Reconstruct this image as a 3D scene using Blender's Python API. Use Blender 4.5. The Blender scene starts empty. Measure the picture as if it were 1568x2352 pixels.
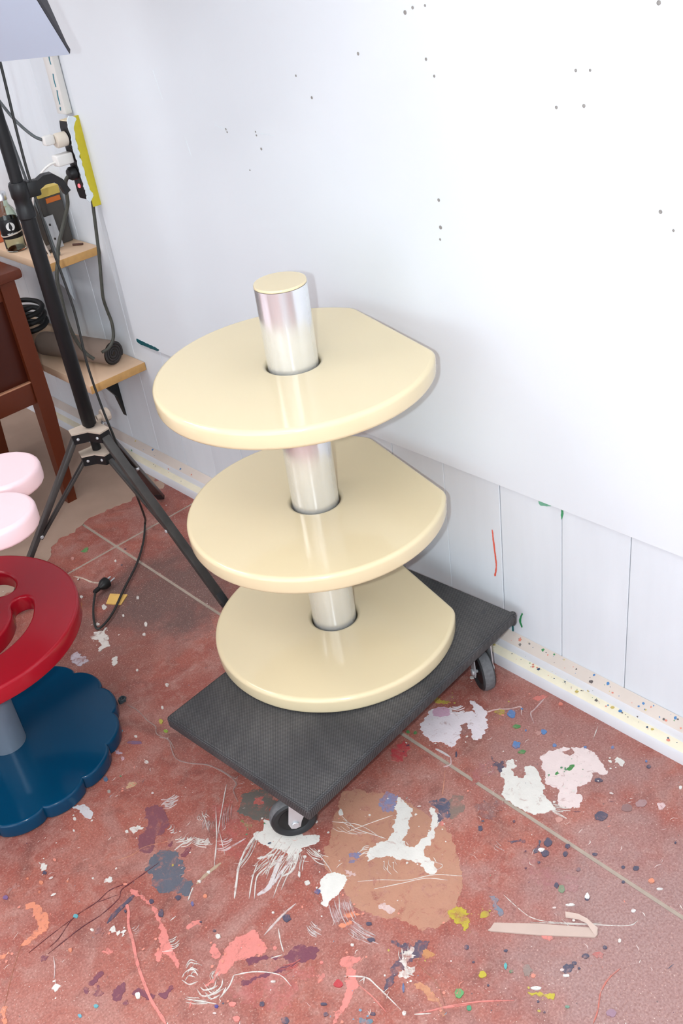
import bpy, bmesh, math, random
from mathutils import Vector, Matrix, noise
from mathutils.geometry import tessellate_polygon

# ------------------------------------------------------------------ camera, light, exposure
scene = bpy.context.scene
COL = scene.collection
rnd = random.Random(7)

CAM_POS = Vector((-1.3255, 0.0, 1.55))
CAM_RIGHT = Vector((0.718534, -0.684662, -0.122254))
CAM_UP = Vector((0.453428, 0.32787, 0.828797))
CAM_FWD = Vector((0.527363, 0.650952, -0.546031))
cam = bpy.data.cameras.new('camera')
cam.sensor_fit = 'VERTICAL'
cam.sensor_height = 36.0
cam.sensor_width = 24.0
cam.lens = 34.4335
cam.clip_start = 0.02
cam_o = bpy.data.objects.new('camera', cam)
COL.objects.link(cam_o)
m = Matrix((CAM_RIGHT, CAM_UP, -CAM_FWD)).transposed().to_4x4()
m.translation = CAM_POS
cam_o.matrix_world = m
scene.camera = cam_o

world = bpy.data.worlds.new('world')
scene.world = world
world.use_nodes = True
world.node_tree.nodes['Background'].inputs[0].default_value = (1.0, 0.95, 0.88, 1)
world.node_tree.nodes['Background'].inputs[1].default_value = 0.3


def lamp(name, kind, loc, power, color, **kw):
    l = bpy.data.lights.new(name, kind)
    l.energy = power
    l.color = color
    for k, v in kw.items():
        setattr(l, k, v)
    o = bpy.data.objects.new(name, l)
    o.location = loc
    COL.objects.link(o)
    return o


# the built-in flash, a few centimetres left of the lens
lamp('camera_flash', 'POINT', CAM_POS - CAM_RIGHT * 0.076 - CAM_UP * 0.004 + CAM_FWD * 0.01, 54.0, (0.86, 0.95, 1.0), shadow_soft_size=0.012)
# ceiling light panels of the workshop
for lx, ly, lp in ((-1.5, 0.2, 8.0), (-2.9, 0.2, 7.0), (-1.4, 2.9, 19.0), (-2.9, 2.9, 19.0)):
    lamp('ceiling_panel_light', 'AREA', (lx, ly, 2.62), lp, (0.97, 0.985, 1.0), shape='RECTANGLE', size=0.6, size_y=1.2)

# added cool area light filling the right wall; no window is built
w_l = lamp('wall_fill_light', 'AREA', (-3.74, -0.25, 1.35), 36.0, (0.84, 0.93, 1.0), shape='RECTANGLE', size=1.7, size_y=3.4)
w_l.rotation_euler = (0, math.radians(-90), 0)

scene.view_settings.view_transform = 'Standard'
scene.view_settings.look = 'None'
scene.view_settings.gamma = 1.0
scene.view_settings.use_curve_mapping = False
scene.view_settings.exposure = 0.30
scene.cycles.use_light_tree = False
scene.cycles.max_bounces = 6
scene.cycles.diffuse_bounces = 3
scene.cycles.glossy_bounces = 3
scene.cycles.transmission_bounces = 6
scene.cycles.caustics_reflective = False
scene.cycles.caustics_refractive = False


# ------------------------------------------------------------------ helpers
def lin(c):
    out = []
    for v in c:
        v = v / 255.0
        out.append(v / 12.92 if v <= 0.04045 else ((v + 0.055) / 1.055) ** 2.4)
    return tuple(out)


def new_mat(name):
    mt = bpy.data.materials.new(name)
    mt.use_nodes = True
    nt = mt.node_tree
    return mt, nt, nt.nodes['Principled BSDF']


def mat(name, color, rough=0.5, metal=0.0, spec=0.5, var=0.06, scale=20.0, bump=0.0, coat=0.0, bump_scale=None, stretch=None):
    """principled paint / plastic / metal with a noise that varies its tone"""
    mt, nt, b = new_mat(name)
    b.inputs['Roughness'].default_value = rough
    b.inputs['Metallic'].default_value = metal
    b.inputs['Specular IOR Level'].default_value = spec
    b.inputs['Coat Weight'].default_value = coat
    b.inputs['Coat Roughness'].default_value = 0.05
    geo = nt.nodes.new('ShaderNodeNewGeometry')
    mp = nt.nodes.new('ShaderNodeMapping')
    if stretch:
        mp.inputs['Scale'].default_value = stretch
    nt.links.new(geo.outputs['Position'], mp.inputs['Vector'])
    nz = nt.nodes.new('ShaderNodeTexNoise')
    nz.inputs['Scale'].default_value = scale
    nz.inputs['Detail'].default_value = 5
    nt.links.new(mp.outputs[0], nz.inputs['Vector'])
    rp = nt.nodes.new('ShaderNodeMix')
    rp.data_type = 'RGBA'
    rp.inputs[6].default_value = (*[max(0, v * (1 - var)) for v in color], 1)
    rp.inputs[7].default_value = (*[min(1, v * (1 + var)) for v in color], 1)
    nt.links.new(nz.outputs['Fac'], rp.inputs[0])
    nt.links.new(rp.outputs[2], b.inputs['Base Color'])
    if bump:
        nb = nt.nodes.new('ShaderNodeTexNoise')
        nb.inputs['Scale'].default_value = bump_scale or scale * 4
        nb.inputs['Detail'].default_value = 4
        nt.links.new(mp.outputs[0], nb.inputs['Vector'])
        bp = nt.nodes.new('ShaderNodeBump')
        bp.inputs['Strength'].default_value = bump
        bp.inputs['Distance'].default_value = 0.002
        nt.links.new(nb.outputs['Fac'], bp.inputs['Height'])
        nt.links.new(bp.outputs[0], b.inputs['Normal'])
    return mt


def link(name, me, material=None, parent=None, smooth=40):
    o = bpy.data.objects.new(name, me)
    COL.objects.link(o)
    if material is not None:
        for mm in (material if isinstance(material, (list, tuple)) else [material]):
            me.materials.append(mm)
    if parent is not None:
        o.parent = parent
    if smooth:
        me.polygons.foreach_set('use_smooth', [True] * len(me.polygons))
        me.set_sharp_from_angle(angle=math.radians(smooth))
        at = me.attributes.get('flat_face')
        if at:
            me.polygons.foreach_set('use_smooth', [a.value == 0 for a in at.data])
    return o


def from_bm(name, bm, material=None, parent=None, smooth=40):
    bmesh.ops.recalc_face_normals(bm, faces=bm.faces)
    me = bpy.data.meshes.new(name)
    bm.to_mesh(me)
    bm.free()
    return link(name, me, material, parent, smooth)


def thing(name, label, cat, group=None, loc=(0, 0, 0)):
    o = bpy.data.objects.new(name, None)
    o.empty_display_size = 0.05
    o.location = loc
    COL.objects.link(o)
    tag(o, label, cat, group)
    return o


def tag(o, label, cat, group=None):
    o['label'] = label
    o['category'] = cat
    if group:
        o['group'] = group
    return o


def basis(d, up=Vector((0, 0, 1))):
    d = Vector(d).normalized()
    if abs(d.dot(up)) > 0.99:
        up = Vector((0, 1, 0))
    a = up.cross(d).normalized()
    return a, d.cross(a).normalized(), d


def add_box(bm, cx, cy, cz, sx, sy, sz, rot=0.0, bevel=0.0, segs=2, mtx=None):
    r = bmesh.ops.create_cube(bm, size=1.0)
    M = Matrix.Translation((cx, cy, cz)) @ Matrix.Rotation(rot, 4, 'Z') @ Matrix.Diagonal((sx, sy, sz, 1))
    if mtx is not None:
        M = mtx @ Matrix.Diagonal((sx, sy, sz, 1))
    bmesh.ops.transform(bm, matrix=M, verts=r['verts'])
    if bevel:
        es = list({e for v in r['verts'] for e in v.link_edges})
        bmesh.ops.bevel(bm, geom=es, offset=bevel, segments=segs, affect='EDGES', profile=0.5)
    return bm


def box_obj(name, cx, cy, cz, sx, sy, sz, material, parent=None, rot=0.0, bevel=0.0, segs=2, smooth=40):
    return from_bm(name, add_box(bmesh.new(), cx, cy, cz, sx, sy, sz, rot, bevel, segs), material, parent, smooth)


def add_lathe(bm, prof, origin=(0, 0, 0), axis=(0, 0, 1), seg=32, caps=True):
    """profile of (radius, height) pairs turned about an axis"""
    a, b, d = basis(axis)
    o = Vector(origin)
    rings = []
    for r, h in prof:
        if r < 1e-6:
            rings.append([bm.verts.new(o + d * h)])
        else:
            rings.append([bm.verts.new(o + d * h + (a * math.cos(t) + b * math.sin(t)) * r) for t in [2 * math.pi * i / seg for i in range(seg)]])
    for p, q in zip(rings, rings[1:]):
        if len(p) == 1 and len(q) == 1:
            continue
        for i in range(seg):
            j = (i + 1) % seg
            if len(p) == 1:
                bm.faces.new((p[0], q[i], q[j]))
            elif len(q) == 1:
                bm.faces.new((p[i], q[0], p[j]))
            else:
                bm.faces.new((p[i], p[j], q[j], q[i]))
    if caps:
        for rg in (rings[0], rings[-1]):
            if len(rg) > 2:
                bm.faces.new(rg)
    return bm


def rod(bm, p, q, r, r2=None, seg=16):
    p, q = Vector(p), Vector(q)
    return add_lathe(bm, [(r, 0), (r if r2 is None else r2, (q - p).length)], p, q - p, seg)


def catmull(pts, n=8):
    P = [Vector(p) for p in pts]
    P = [P[0] * 2 - P[1]] + P + [P[-1] * 2 - P[-2]]
    out = []
    for i in range(1, len(P) - 2):
        for k in range(n):
            t = k / n
            out.append(0.5 * ((2 * P[i]) + (-P[i - 1] + P[i + 1]) * t + (2 * P[i - 1] - 5 * P[i] + 4 * P[i + 1] - P[i + 2]) * t * t + (-P[i - 1] + 3 * P[i] - 3 * P[i + 1] + P[i + 2]) * t ** 3))
    out.append(P[-2])
    return out


def add_tube(bm, pts, r, seg=8, n=8, smooth_path=True):
    path = catmull(pts, n) if smooth_path and len(pts) > 2 else [Vector(p) for p in pts]
    prev = None
    rings = []
    for i, p in enumerate(path):
        d = (path[min(i + 1, len(path) - 1)] - path[max(i - 1, 0)]).normalized()
        if prev is None:
            a, b, _ = basis(d)
        else:
            a = (prev - d * prev.dot(d)).normalized()
            b = d.cross(a)
        prev = a
        rings.append([bm.verts.new(p + (a * math.cos(2 * math.pi * k / seg) + b * math.sin(2 * math.pi * k / seg)) * r) for k in range(seg)])
    for p, q in zip(rings, rings[1:]):
        for k in range(seg):
            bm.faces.new((p[k], p[(k + 1) % seg], q[(k + 1) % seg], q[k]))
    bm.faces.new(rings[0])
    bm.faces.new(rings[-1])
    return bm


def tube_obj(name, pts, r, material, parent=None, seg=8, n=8):
    return from_bm(name, add_tube(bmesh.new(), pts, r, seg, n), material, parent, 60)


def offset_loop(pts, d):
    """move a closed 2D loop inward (positive d) along its vertex normals"""
    n = len(pts)
    area = sum(pts[i][0] * pts[(i + 1) % n][1] - pts[(i + 1) % n][0] * pts[i][1] for i in range(n))
    s = 1 if area > 0 else -1
    out = []
    for i in range(n):
        x0, y0 = pts[i - 1]
        x1, y1 = pts[(i + 1) % n]
        tx, ty = x1 - x0, y1 - y0
        l = math.hypot(tx, ty) or 1
        out.append((pts[i][0] - s * ty / l * d, pts[i][1] + s * tx / l * d))
    return out


def slab(bm, outline, z0, z1, r=0.0, holes=(), segs=4, rb=None):
    """a plate with the given outline, rounded edges and holes through it"""
    rb = r if rb is None else rb
    lay = bm.faces.layers.int.get('flat_face') or bm.faces.layers.int.new('flat_face')

    def loops(pts, sign):
        lv = []
        if rb:
            for k in range(segs):
                t = math.pi / 2 * k / segs
                lv.append((rb * (1 - math.sin(t)), z0 + rb * (1 - math.cos(t))))
        lv.append((0, z0 + rb))
        lv.append((0, z1 - r))
        if r:
            for k in range(1, segs + 1):
                t = math.pi / 2 * k / segs
                lv.append((r * (1 - math.cos(t)), z1 - r + r * math.sin(t)))
        vs = []
        for ins, z in lv:
            lp = offset_loop(pts, ins * sign) if ins else pts
            vs.append([bm.verts.new((x, y, z)) for x, y in lp])
        for p, q in zip(vs, vs[1:]):
            n = len(p)
            for i in range(n):
                bm.faces.new((p[i], p[(i + 1) % n], q[(i + 1) % n], q[i]))
        return vs[0], vs[-1]

    bots, tops = [], []
    for pts, sg in [(outline, 1)] + [(h, -1) for h in holes]:
        b_, t_ = loops(pts, sg)
        bots.append(b_)
        tops.append(t_)
    for grp in (bots, tops):
        flat = [v for lp in grp for v in lp]
        tri = tessellate_polygon([[v.co.copy() for v in lp] for lp in grp])
        for f in tri:
            try:
                bm.faces.new([flat[i] for i in f])[lay] = 1
            except ValueError:
                pass
    return bm


def circle(cx, cy, r, n=64, a0=0.0):
    return [(cx + r * math.cos(a0 + 2 * math.pi * i / n), cy + r * math.sin(a0 + 2 * math.pi * i / n)) for i in range(n)]


# ------------------------------------------------------------------ materials
def wall_paint(name, base, grain=0.0, dirt=0.04):
    mt, nt, b = new_mat(name)
    b.inputs['Roughness'].default_value = 0.55
    geo = nt.nodes.new('ShaderNodeNewGeometry')
    oi = nt.nodes.new('ShaderNodeObjectInfo')
    mp = nt.nodes.new('ShaderNodeMapping')
    mp.inputs['Scale'].default_value = (1, 1, 0.12 if grain else 1)
    nt.links.new(geo.outputs['Position'], mp.inputs['Vector'])
    n1 = nt.nodes.new('ShaderNodeTexNoise')
    n1.inputs['Scale'].default_value = 3.0 if not grain else 28.0
    n1.inputs['Detail'].default_value = 6
    nt.links.new(mp.outputs[0], n1.inputs['Vector'])
    mx = nt.nodes.new('ShaderNodeMix')
    mx.data_type = 'RGBA'
    mx.inputs[6].default_value = (*[v * (1 - dirt) for v in base], 1)
    mx.inputs[7].default_value = (*[min(0.95, v * (1 + dirt * 0.6)) for v in base], 1)
    nt.links.new(n1.outputs['Fac'], mx.inputs[0])
    hs = nt.nodes.new('ShaderNodeHueSaturation')
    ma = nt.nodes.new('ShaderNodeMath')
    ma.operation = 'MULTIPLY_ADD'
    ma.inputs[1].default_value = 0.06 if grain else 0.0
    ma.inputs[2].default_value = 0.96 if grain else 1.0
    nt.links.new(oi.outputs['Random'], ma.inputs[0])
    nt.links.new(ma.outputs[0], hs.inputs['Value'])
    nt.links.new(mx.outputs[2], hs.inputs['Color'])
    nt.links.new(hs.outputs[0], b.inputs['Base Color'])
    nb = nt.nodes.new('ShaderNodeTexNoise')
    nb.inputs['Scale'].default_value = 60.0 if grain else 90.0
    nb.inputs['Detail'].default_value = 6
    nt.links.new(mp.outputs[0], nb.inputs['Vector'])
    bp = nt.nodes.new('ShaderNodeBump')
    bp.inputs['Strength'].default_value = 0.25 if grain else 0.12
    bp.inputs['Distance'].default_value = 0.0015
    nt.links.new(nb.outputs['Fac'], bp.inputs['Height'])
    nt.links.new(bp.outputs[0], b.inputs['Normal'])
    return mt


M_WALL = wall_paint('white_wall_paint', (0.775, 0.805, 0.845))
M_PLANK = wall_paint('white_painted_planks', (0.765, 0.80, 0.845), grain=1.0, dirt=0.06)
M_CEIL = wall_paint('ceiling_paint', (0.78, 0.77, 0.75))
M_CRACK = mat('plank_gap_wood', lin((150, 118, 82)), 0.8, var=0.3, scale=40)


def floor_group():
    """colour of the worn red floor paint, as a node group shared by the floor and by thin worn paint on it"""
    nt = bpy.data.node_groups.new('worn_floor_colour', 'ShaderNodeTree')
    nt.interface.new_socket('Color', in_out='OUTPUT', socket_type='NodeSocketColor')
    out = nt.nodes.new('NodeGroupOutput')
    L = nt.links.new
    geo = nt.nodes.new('ShaderNodeNewGeometry')

    def nz(scale, detail=5, dist=0.0, off=0.0):
        n = nt.nodes.new('ShaderNodeTexNoise')
        n.inputs['Scale'].default_value = scale
        n.inputs['Detail'].default_value = detail
        n.inputs['Distortion'].default_value = dist
        m_ = nt.nodes.new('ShaderNodeMapping')
        m_.inputs['Location'].default_value = (off, off * 0.7, off * 1.3)
        L(geo.outputs['Position'], m_.inputs[0])
        L(m_.outputs[0], n.inputs['Vector'])
        return n.outputs['Fac']

    def ramp(fac, *stops):
        r = nt.nodes.new('ShaderNodeValToRGB')
        el = r.color_ramp.elements
        while len(el) < len(stops):
            el.new(0.5)
        for e, (p, c) in zip(el, stops):
            e.position = p
            e.color = (*c, 1) if isinstance(c, tuple) else (c, c, c, 1)
        L(fac, r.inputs[0])
        return r.outputs[0]

    def mth(op, a_, b_):
        n = nt.nodes.new('ShaderNodeMath')
        n.operation = op
        for i, v in enumerate((a_, b_)):
            if isinstance(v, (int, float)):
                n.inputs[i].default_value = v
            else:
                L(v, n.inputs[i])
        return n.outputs[0]

    def mix(f, a_, c):
        x = nt.nodes.new('ShaderNodeMix')
        x.data_type = 'RGBA'
        L(f, x.inputs[0])
        L(a_, x.inputs[6])
        if isinstance(c, tuple):
            x.inputs[7].default_value = (*c, 1)
        else:
            L(c, x.inputs[7])
        return x.outputs[2]

    edge = mth('MULTIPLY', mth('SUBTRACT', nz(9, 5, 0.5, 1.5), 0.5), 1.6)

    def zone(cx, cy, r, amount):
        """a recoloured area with a ragged outline"""
        d = nt.nodes.new('ShaderNodeVectorMath')
        d.operation = 'DISTANCE'
        L(geo.outputs['Position'], d.inputs[0])
        d.inputs[1].default_value = (cx, cy, 0)
        v = mth('ADD', mth('MULTIPLY', d.outputs['Value'], 1.0 / r), edge)
        return ramp(v, (0.45, amount), (1.0, 0.0))

    big = ramp(nz(3.4, 4, 0.7), (0.30, lin((156, 100, 94))), (0.46, lin((178, 106, 95))), (0.58, lin((188, 117, 104))), (0.72, lin((188, 136, 128))))
    c = mix(ramp(nz(15, 4, 0.0), (0.40, 0.0), (0.72, 0.75)), big, lin((170, 96, 87)))
    c = mix(ramp(nz(7.5, 5, 1.0, 4.0), (0.46, 0.0), (0.72, 0.72)), c, lin((190, 150, 144)))
    c = mix(ramp(nz(5.2, 4, 1.1, 9.0), (0.27, 0.7), (0.41, 0.0)), c, lin((122, 88, 84)))
    c = mix(ramp(nz(34, 5, 0.8, 7.0), (0.50, 0.0), (0.74, 0.55)), c, lin((204, 164, 156)))
    c = mix(ramp(nz(26, 4, 0.5, 3.0), (0.28, 0.55), (0.44, 0.0)), c, lin((136, 82, 76)))
    c = mix(zone(-0.42, 0.42, 0.40, 0.8), c, lin((178, 152, 152)))
    c = mix(zone(-1.25, 0.95, 0.30, 0.45), c, lin((196, 140, 130)))
    c = mix(zone(-0.16, 0.86, 0.20, 0.6), c, lin((172, 136, 134)))
    c = mix(zone(-0.60, 1.90, 0.28, 0.55), c, lin((122, 84, 80)))
    c = mix(zone(-0.35, 1.95, 0.24, 0.85), c, lin((112, 96, 94)))
    c = mix(zone(-1.9, -0.75, 0.95, 0.85), c, lin((196, 196, 204)))  # unseen floor tinted grey so the metal pole reflects silver-blue instead of red
    c = mix(ramp(nz(240, 2), (0.32, 0.42), (0.60, 0.0)), c, lin((122, 72, 66)))
    c = mix(ramp(nz(300, 2, 0, 5.0), (0.55, 0.0), (0.72, 0.45)), c, lin((222, 180, 170)))
    # tiny drops of sprayed paint
    patchy = ramp(nz(2.6, 2, 0, 2.0), (0.38, 0.15), (0.62, 1.0))
    for sc, thr, keep, col in ((95, 0.10, 0.74, (230, 212, 204)), (190, 0.16, 0.70, (226, 206, 198)), (70, 0.10, 0.87, (110, 98, 104))):
        v = nt.nodes.new('ShaderNodeTexVoronoi')
        v.inputs['Scale'].default_value = sc
        L(geo.outputs['Position'], v.inputs['Vector'])
        sp = nt.nodes.new('ShaderNodeSeparateColor')
        L(v.outputs['Color'], sp.inputs[0])
        f = mth('MULTIPLY', mth('MULTIPLY', mth('LESS_THAN', v.outputs['Distance'], thr), mth('GREATER_THAN', sp.outputs[0], keep)), patchy)
        c = mix(mth('MULTIPLY', f, 0.85), c, lin(col))
    tone = nt.nodes.new('ShaderNodeMix')
    tone.data_type = 'RGBA'
    tone.blend_type = 'MULTIPLY'
    tone.inputs[0].default_value = 1.0
    L(c, tone.inputs[6])
    tone.inputs[7].default_value = (0.86, 0.80, 0.75, 1)
    L(tone.outputs[2], out.inputs[0])
    return nt


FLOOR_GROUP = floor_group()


def floor_mat():
    mt, nt, b = new_mat('worn_red_floor_paint')
    g = nt.nodes.new('ShaderNodeGroup')
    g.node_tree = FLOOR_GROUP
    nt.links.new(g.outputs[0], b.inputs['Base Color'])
    b.inputs['Roughness'].default_value = 0.5
    b.inputs['Specular IOR Level'].default_value = 0.4
    geo = nt.nodes.new('ShaderNodeNewGeometry')
    n = nt.nodes.new('ShaderNodeTexNoise')
    n.inputs['Scale'].default_value = 170
    n.inputs['Detail'].default_value = 5
    nt.links.new(geo.outputs['Position'], n.inputs['Vector'])
    bp = nt.nodes.new('ShaderNodeBump')
    bp.inputs['Strength'].default_value = 0.2
    bp.inputs['Distance'].default_value = 0.001
    nt.links.new(n.outputs['Fac'], bp.inputs['Height'])
    nt.links.new(bp.outputs[0], b.inputs['Normal'])
    return mt


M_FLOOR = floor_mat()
M_JOINT = mat('floor_joint_filler', lin((172, 156, 142)), 0.8, var=0.15, scale=60)
M_BARE = mat('bare_concrete', lin((176, 148, 130)), 0.75, var=0.18, scale=9, bump=0.2)
PAINT = {}


def paint(c, wear=0.0):
    """dried paint; with wear the floor shows through in scuffs and pin holes"""
    key = (c, wear)
    if key in PAINT:
        return PAINT[key]
    mt = mat('dried_paint_%02x%02x%02x_%d' % (*c, int(wear * 100)), tuple(v * 0.84 for v in lin(c)), 0.5, var=0.10, scale=45, bump=0.25, bump_scale=220)
    PAINT[key] = mt
    if wear:
        nt = mt.node_tree
        b = nt.nodes['Principled BSDF']
        src = b.inputs['Base Color'].links[0].from_socket
        geo = nt.nodes.new('ShaderNodeNewGeometry')
        g = nt.nodes.new('ShaderNodeGroup')
        g.node_tree = FLOOR_GROUP
        n = nt.nodes.new('ShaderNodeTexNoise')
        n.inputs['Scale'].default_value = 55
        n.inputs['Detail'].default_value = 6
        n.inputs['Roughness'].default_value = 0.72
        n.inputs['Distortion'].default_value = 0.6
        nt.links.new(geo.outputs['Position'], n.inputs['Vector'])
        r = nt.nodes.new('ShaderNodeValToRGB')
        mid = 0.30 + 0.26 * wear
        r.color_ramp.elements[0].position = mid - 0.05 - 0.10 * wear
        r.color_ramp.elements[0].color = (0, 0, 0, 1)
        r.color_ramp.elements[1].position = mid + 0.05 + 0.16 * wear
        hi = 1.0 - 0.35 * wear
        r.color_ramp.elements[1].color = (hi, hi, hi, 1)
        nt.links.new(n.outputs['Fac'], r.inputs[0])
        x = nt.nodes.new('ShaderNodeMix')
        x.data_type = 'RGBA'
        nt.links.new(r.outputs[0], x.inputs[0])
        nt.links.new(g.outputs[0], x.inputs[6])
        nt.links.new(src, x.inputs[7])
        nt.links.new(x.outputs[2], b.inputs['Base Color'])
    return mt


M_CREAM = mat('cream_lacquer', lin((230, 212, 174)), 0.10, spec=0.5, var=0.008, scale=4)
M_ALU = mat('brushed_aluminium', (0.84, 0.86, 0.89), 0.20, metal=0.72, var=0.05, scale=30, stretch=(1, 1, 0.15), bump=0.02, bump_scale=300)
M_ALU2 = mat('grey_satin_metal', (0.30, 0.36, 0.43), 0.38, metal=0.55, var=0.05, scale=30)
M_RED = mat('red_lacquer', lin((160, 20, 36)), 0.18, spec=0.4, var=0.04, scale=8)
M_BLUE = mat('petrol_blue_lacquer', lin((0, 60, 92)), 0.10, spec=0.3, var=0.04, scale=6)
M_PINK = mat('pale_pink_lacquer', lin((238, 204, 208)), 0.35, var=0.015, scale=10, bump=0.08, bump_scale=120)
M_BLACK = mat('black_plastic', (0.010, 0.010, 0.011), 0.42, spec=0.35, var=0.2, scale=30)
M_RUBBER = mat('black_rubber', (0.018, 0.019, 0.021), 0.55, var=0.25, scale=40)
M_TREAD = mat('worn_grey_tread', (0.13, 0.13, 0.135), 0.8, var=0.5, scale=120, bump=0.3)
M_STEEL = mat('zinc_plated_steel', (0.66, 0.68, 0.70), 0.30, metal=0.45, var=0.1, scale=50)
M_POLE = mat('black_anodised_tube', (0.009, 0.009, 0.010), 0.45, spec=0.3, var=0.1, scale=20)
M_LEG = mat('dusty_black_channel', (0.075, 0.07, 0.066), 0.36, var=0.45, scale=25, metal=0.35)
M_DUST = mat('dusty_beige_plate', lin((196, 178, 162)), 0.8, var=0.12, scale=60)
M_WOODDARK = mat('red_brown_varnished_wood', lin((98, 44, 24)), 0.34, spec=0.3, var=0.35, scale=10, stretch=(1, 1, 0.1), bump=0.05)
M_WOODPANEL = mat('dark_mahogany_panel', lin((70, 28, 18)), 0.34, spec=0.3, var=0.35, scale=10, stretch=(1, 1, 0.1), bump=0.05)
M_PINE = mat('pine_board', lin((222, 188, 158)), 0.6, var=0.12, scale=12, stretch=(1.0, 0.15, 1), bump=0.1)
M_PINE_EDGE = mat('pine_end_grain', lin((206, 158, 96)), 0.65, var=0.2, scale=60)
M_WHITEPL = mat('white_plastic', lin((236, 233, 228)), 0.35, var=0.03, scale=30)
M_YELLOW = mat('yellow_paint', lin((206, 190, 40)), 0.5, var=0.12, scale=50)
M_SMEAR = mat('white_paint_smear', lin((226, 234, 238)), 0.6, var=0.10, scale=90, bump=0.4)
M_GREYCABLE = mat('grey_cable', lin((92, 98, 100)), 0.5, var=0.1, scale=30)
M_BLKCABLE = mat('black_cable', (0.02, 0.021, 0.02), 0.5, var=0.2, scale=40)
M_DIRTYCABLE = mat('paint_flecked_cable', lin((66, 66, 58)), 0.55, var=0.6, scale=60)


def fabric_mat():
    mt, nt, b = new_mat('black_woven_mat')
    L = nt.links.new
    tc = nt.nodes.new('ShaderNodeTexCoord')
    mp = nt.nodes.new('ShaderNodeMapping')
    mp.inputs['Rotation'].default_value = (0, 0, math.radians(45))
    L(tc.outputs['Object'], mp.inputs[0])
    v = nt.nodes.new('ShaderNodeTexVoronoi')
    v.inputs['Scale'].default_value = 300
    v.inputs['Randomness'].default_value = 0.0
    L(mp.outputs[0], v.inputs['Vector'])
    n = nt.nodes.new('ShaderNodeTexNoise')
    n.inputs['Scale'].default_value = 7
    n.inputs['Detail'].default_value = 6
    L(tc.outputs['Object'], n.inputs['Vector'])
    r = nt.nodes.new('ShaderNodeValToRGB')
    r.color_ramp.elements[0].position = 0.1
    r.color_ramp.elements[0].color = (0.125, 0.122, 0.122, 1)
    r.color_ramp.elements[1].position = 0.55
    r.color_ramp.elements[1].color = (0.022, 0.022, 0.024, 1)
    L(v.outputs['Distance'], r.inputs[0])
    r2 = nt.nodes.new('ShaderNodeValToRGB')
    r2.color_ramp.elements[0].position = 0.35
    r2.color_ramp.elements[0].color = (0.65, 0.65, 0.68, 1)
    r2.color_ramp.elements[1].position = 0.72
    r2.color_ramp.elements[1].color = (1.5, 1.45, 1.4, 1)
    L(n.outputs['Fac'], r2.inputs[0])
    x = nt.nodes.new('ShaderNodeMix')
    x.data_type = 'RGBA'
    x.blend_type = 'MULTIPLY'
    x.inputs[0].default_value = 1.0
    L(r.outputs[0], x.inputs[6])
    L(r2.outputs[0], x.inputs[7])
    L(x.outputs[2], b.inputs['Base Color'])
    b.inputs['Roughness'].default_value = 0.62
    bp = nt.nodes.new('ShaderNodeBump')
    bp.invert = True
    bp.inputs['Strength'].default_value = 0.6
    bp.inputs['Distance'].default_value = 0.0012
    L(v.outputs['Distance'], bp.inputs['Height'])
    L(bp.outputs[0], b.inputs['Normal'])
    return mt


M_FABRIC = fabric_mat()

# ------------------------------------------------------------------ room shell
X0, X1, Y0, Y1, H = -3.8, 0.0, -2.2, 4.6, 2.66


def struct(o):
    o['kind'] = 'structure'
    return o


JX, JY = -0.3434, 2.2595      # the two joints in the floor
floor = struct(box_obj('floor', (X0 + 0.1) / 2, (Y0 + Y1) / 2, -0.052, 0.1 - X0 + 0.1, Y1 - Y0 + 0.2, 0.1, M_JOINT, smooth=0))
for xa, xb in ((X0 - 0.08, JX - 0.004), (JX + 0.004, 0.09)):
    for ya, yb in ((Y0 - 0.08, JY - 0.004), (JY + 0.004, Y1 + 0.08)):
        bm = add_box(bmesh.new(), (xa + xb) / 2, (ya + yb) / 2, -0.0025, xb - xa, yb - ya, 0.005, bevel=0.0015, segs=1)
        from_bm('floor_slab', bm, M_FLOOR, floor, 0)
wall = struct(box_obj('wall_right', 0.075, (Y0 + Y1) / 2, H / 2, 0.11, Y1 - Y0 + 0.2, H, M_CRACK, smooth=0))
struct(box_obj('wall_back', (X0 + X1) / 2, Y1 + 0.05, H / 2, X1 - X0, 0.1, H, M_WALL, smooth=0))
struct(box_obj('wall_left', X0 - 0.05, (Y0 + Y1) / 2, H / 2, 0.1, Y1 - Y0 + 0.2, H, M_WALL, smooth=0))
struct(box_obj('wall_front', (X0 + X1) / 2, Y0 - 0.05, H / 2, X1 - X0, 0.1, H, M_WALL, smooth=0))
struct(box_obj('ceiling', (X0 + X1) / 2, (Y0 + Y1) / 2, H + 0.05, X1 - X0 + 0.2, Y1 - Y0 + 0.2, 0.1, M_CEIL, smooth=0))

# vertical boards of the right wall
PITCH = 0.1552
k0 = math.ceil((Y0 - 0.8019) / PITCH)
k1 = math.floor((Y1 - 0.8019) / PITCH)
gaps = {}
for k in range(k0 - 1, k1 + 2):
    gaps[k] = rnd.choice((0.0008, 0.001, 0.0014, 0.002))
gaps[0], gaps[1], gaps[2], gaps[3] = 0.0013, 0.0014, 0.0024, 0.001
for k in range(k0 - 1, k1 + 1):
    ya = max(Y0, 0.8019 + k * PITCH + gaps[k] / 2)
    yb = min(Y1, 0.8019 + (k + 1) * PITCH - gaps[k + 1] / 2)
    if yb - ya < 0.02:
        continue
    dx = rnd.uniform(0, 0.0012)
    bm = add_box(bmesh.new(), 0.0095 + dx, (ya + yb) / 2, H / 2, 0.019, yb - ya, H, bevel=0.0012, segs=1)
    from_bm('plank', bm, M_PLANK, wall, 0)

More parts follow.
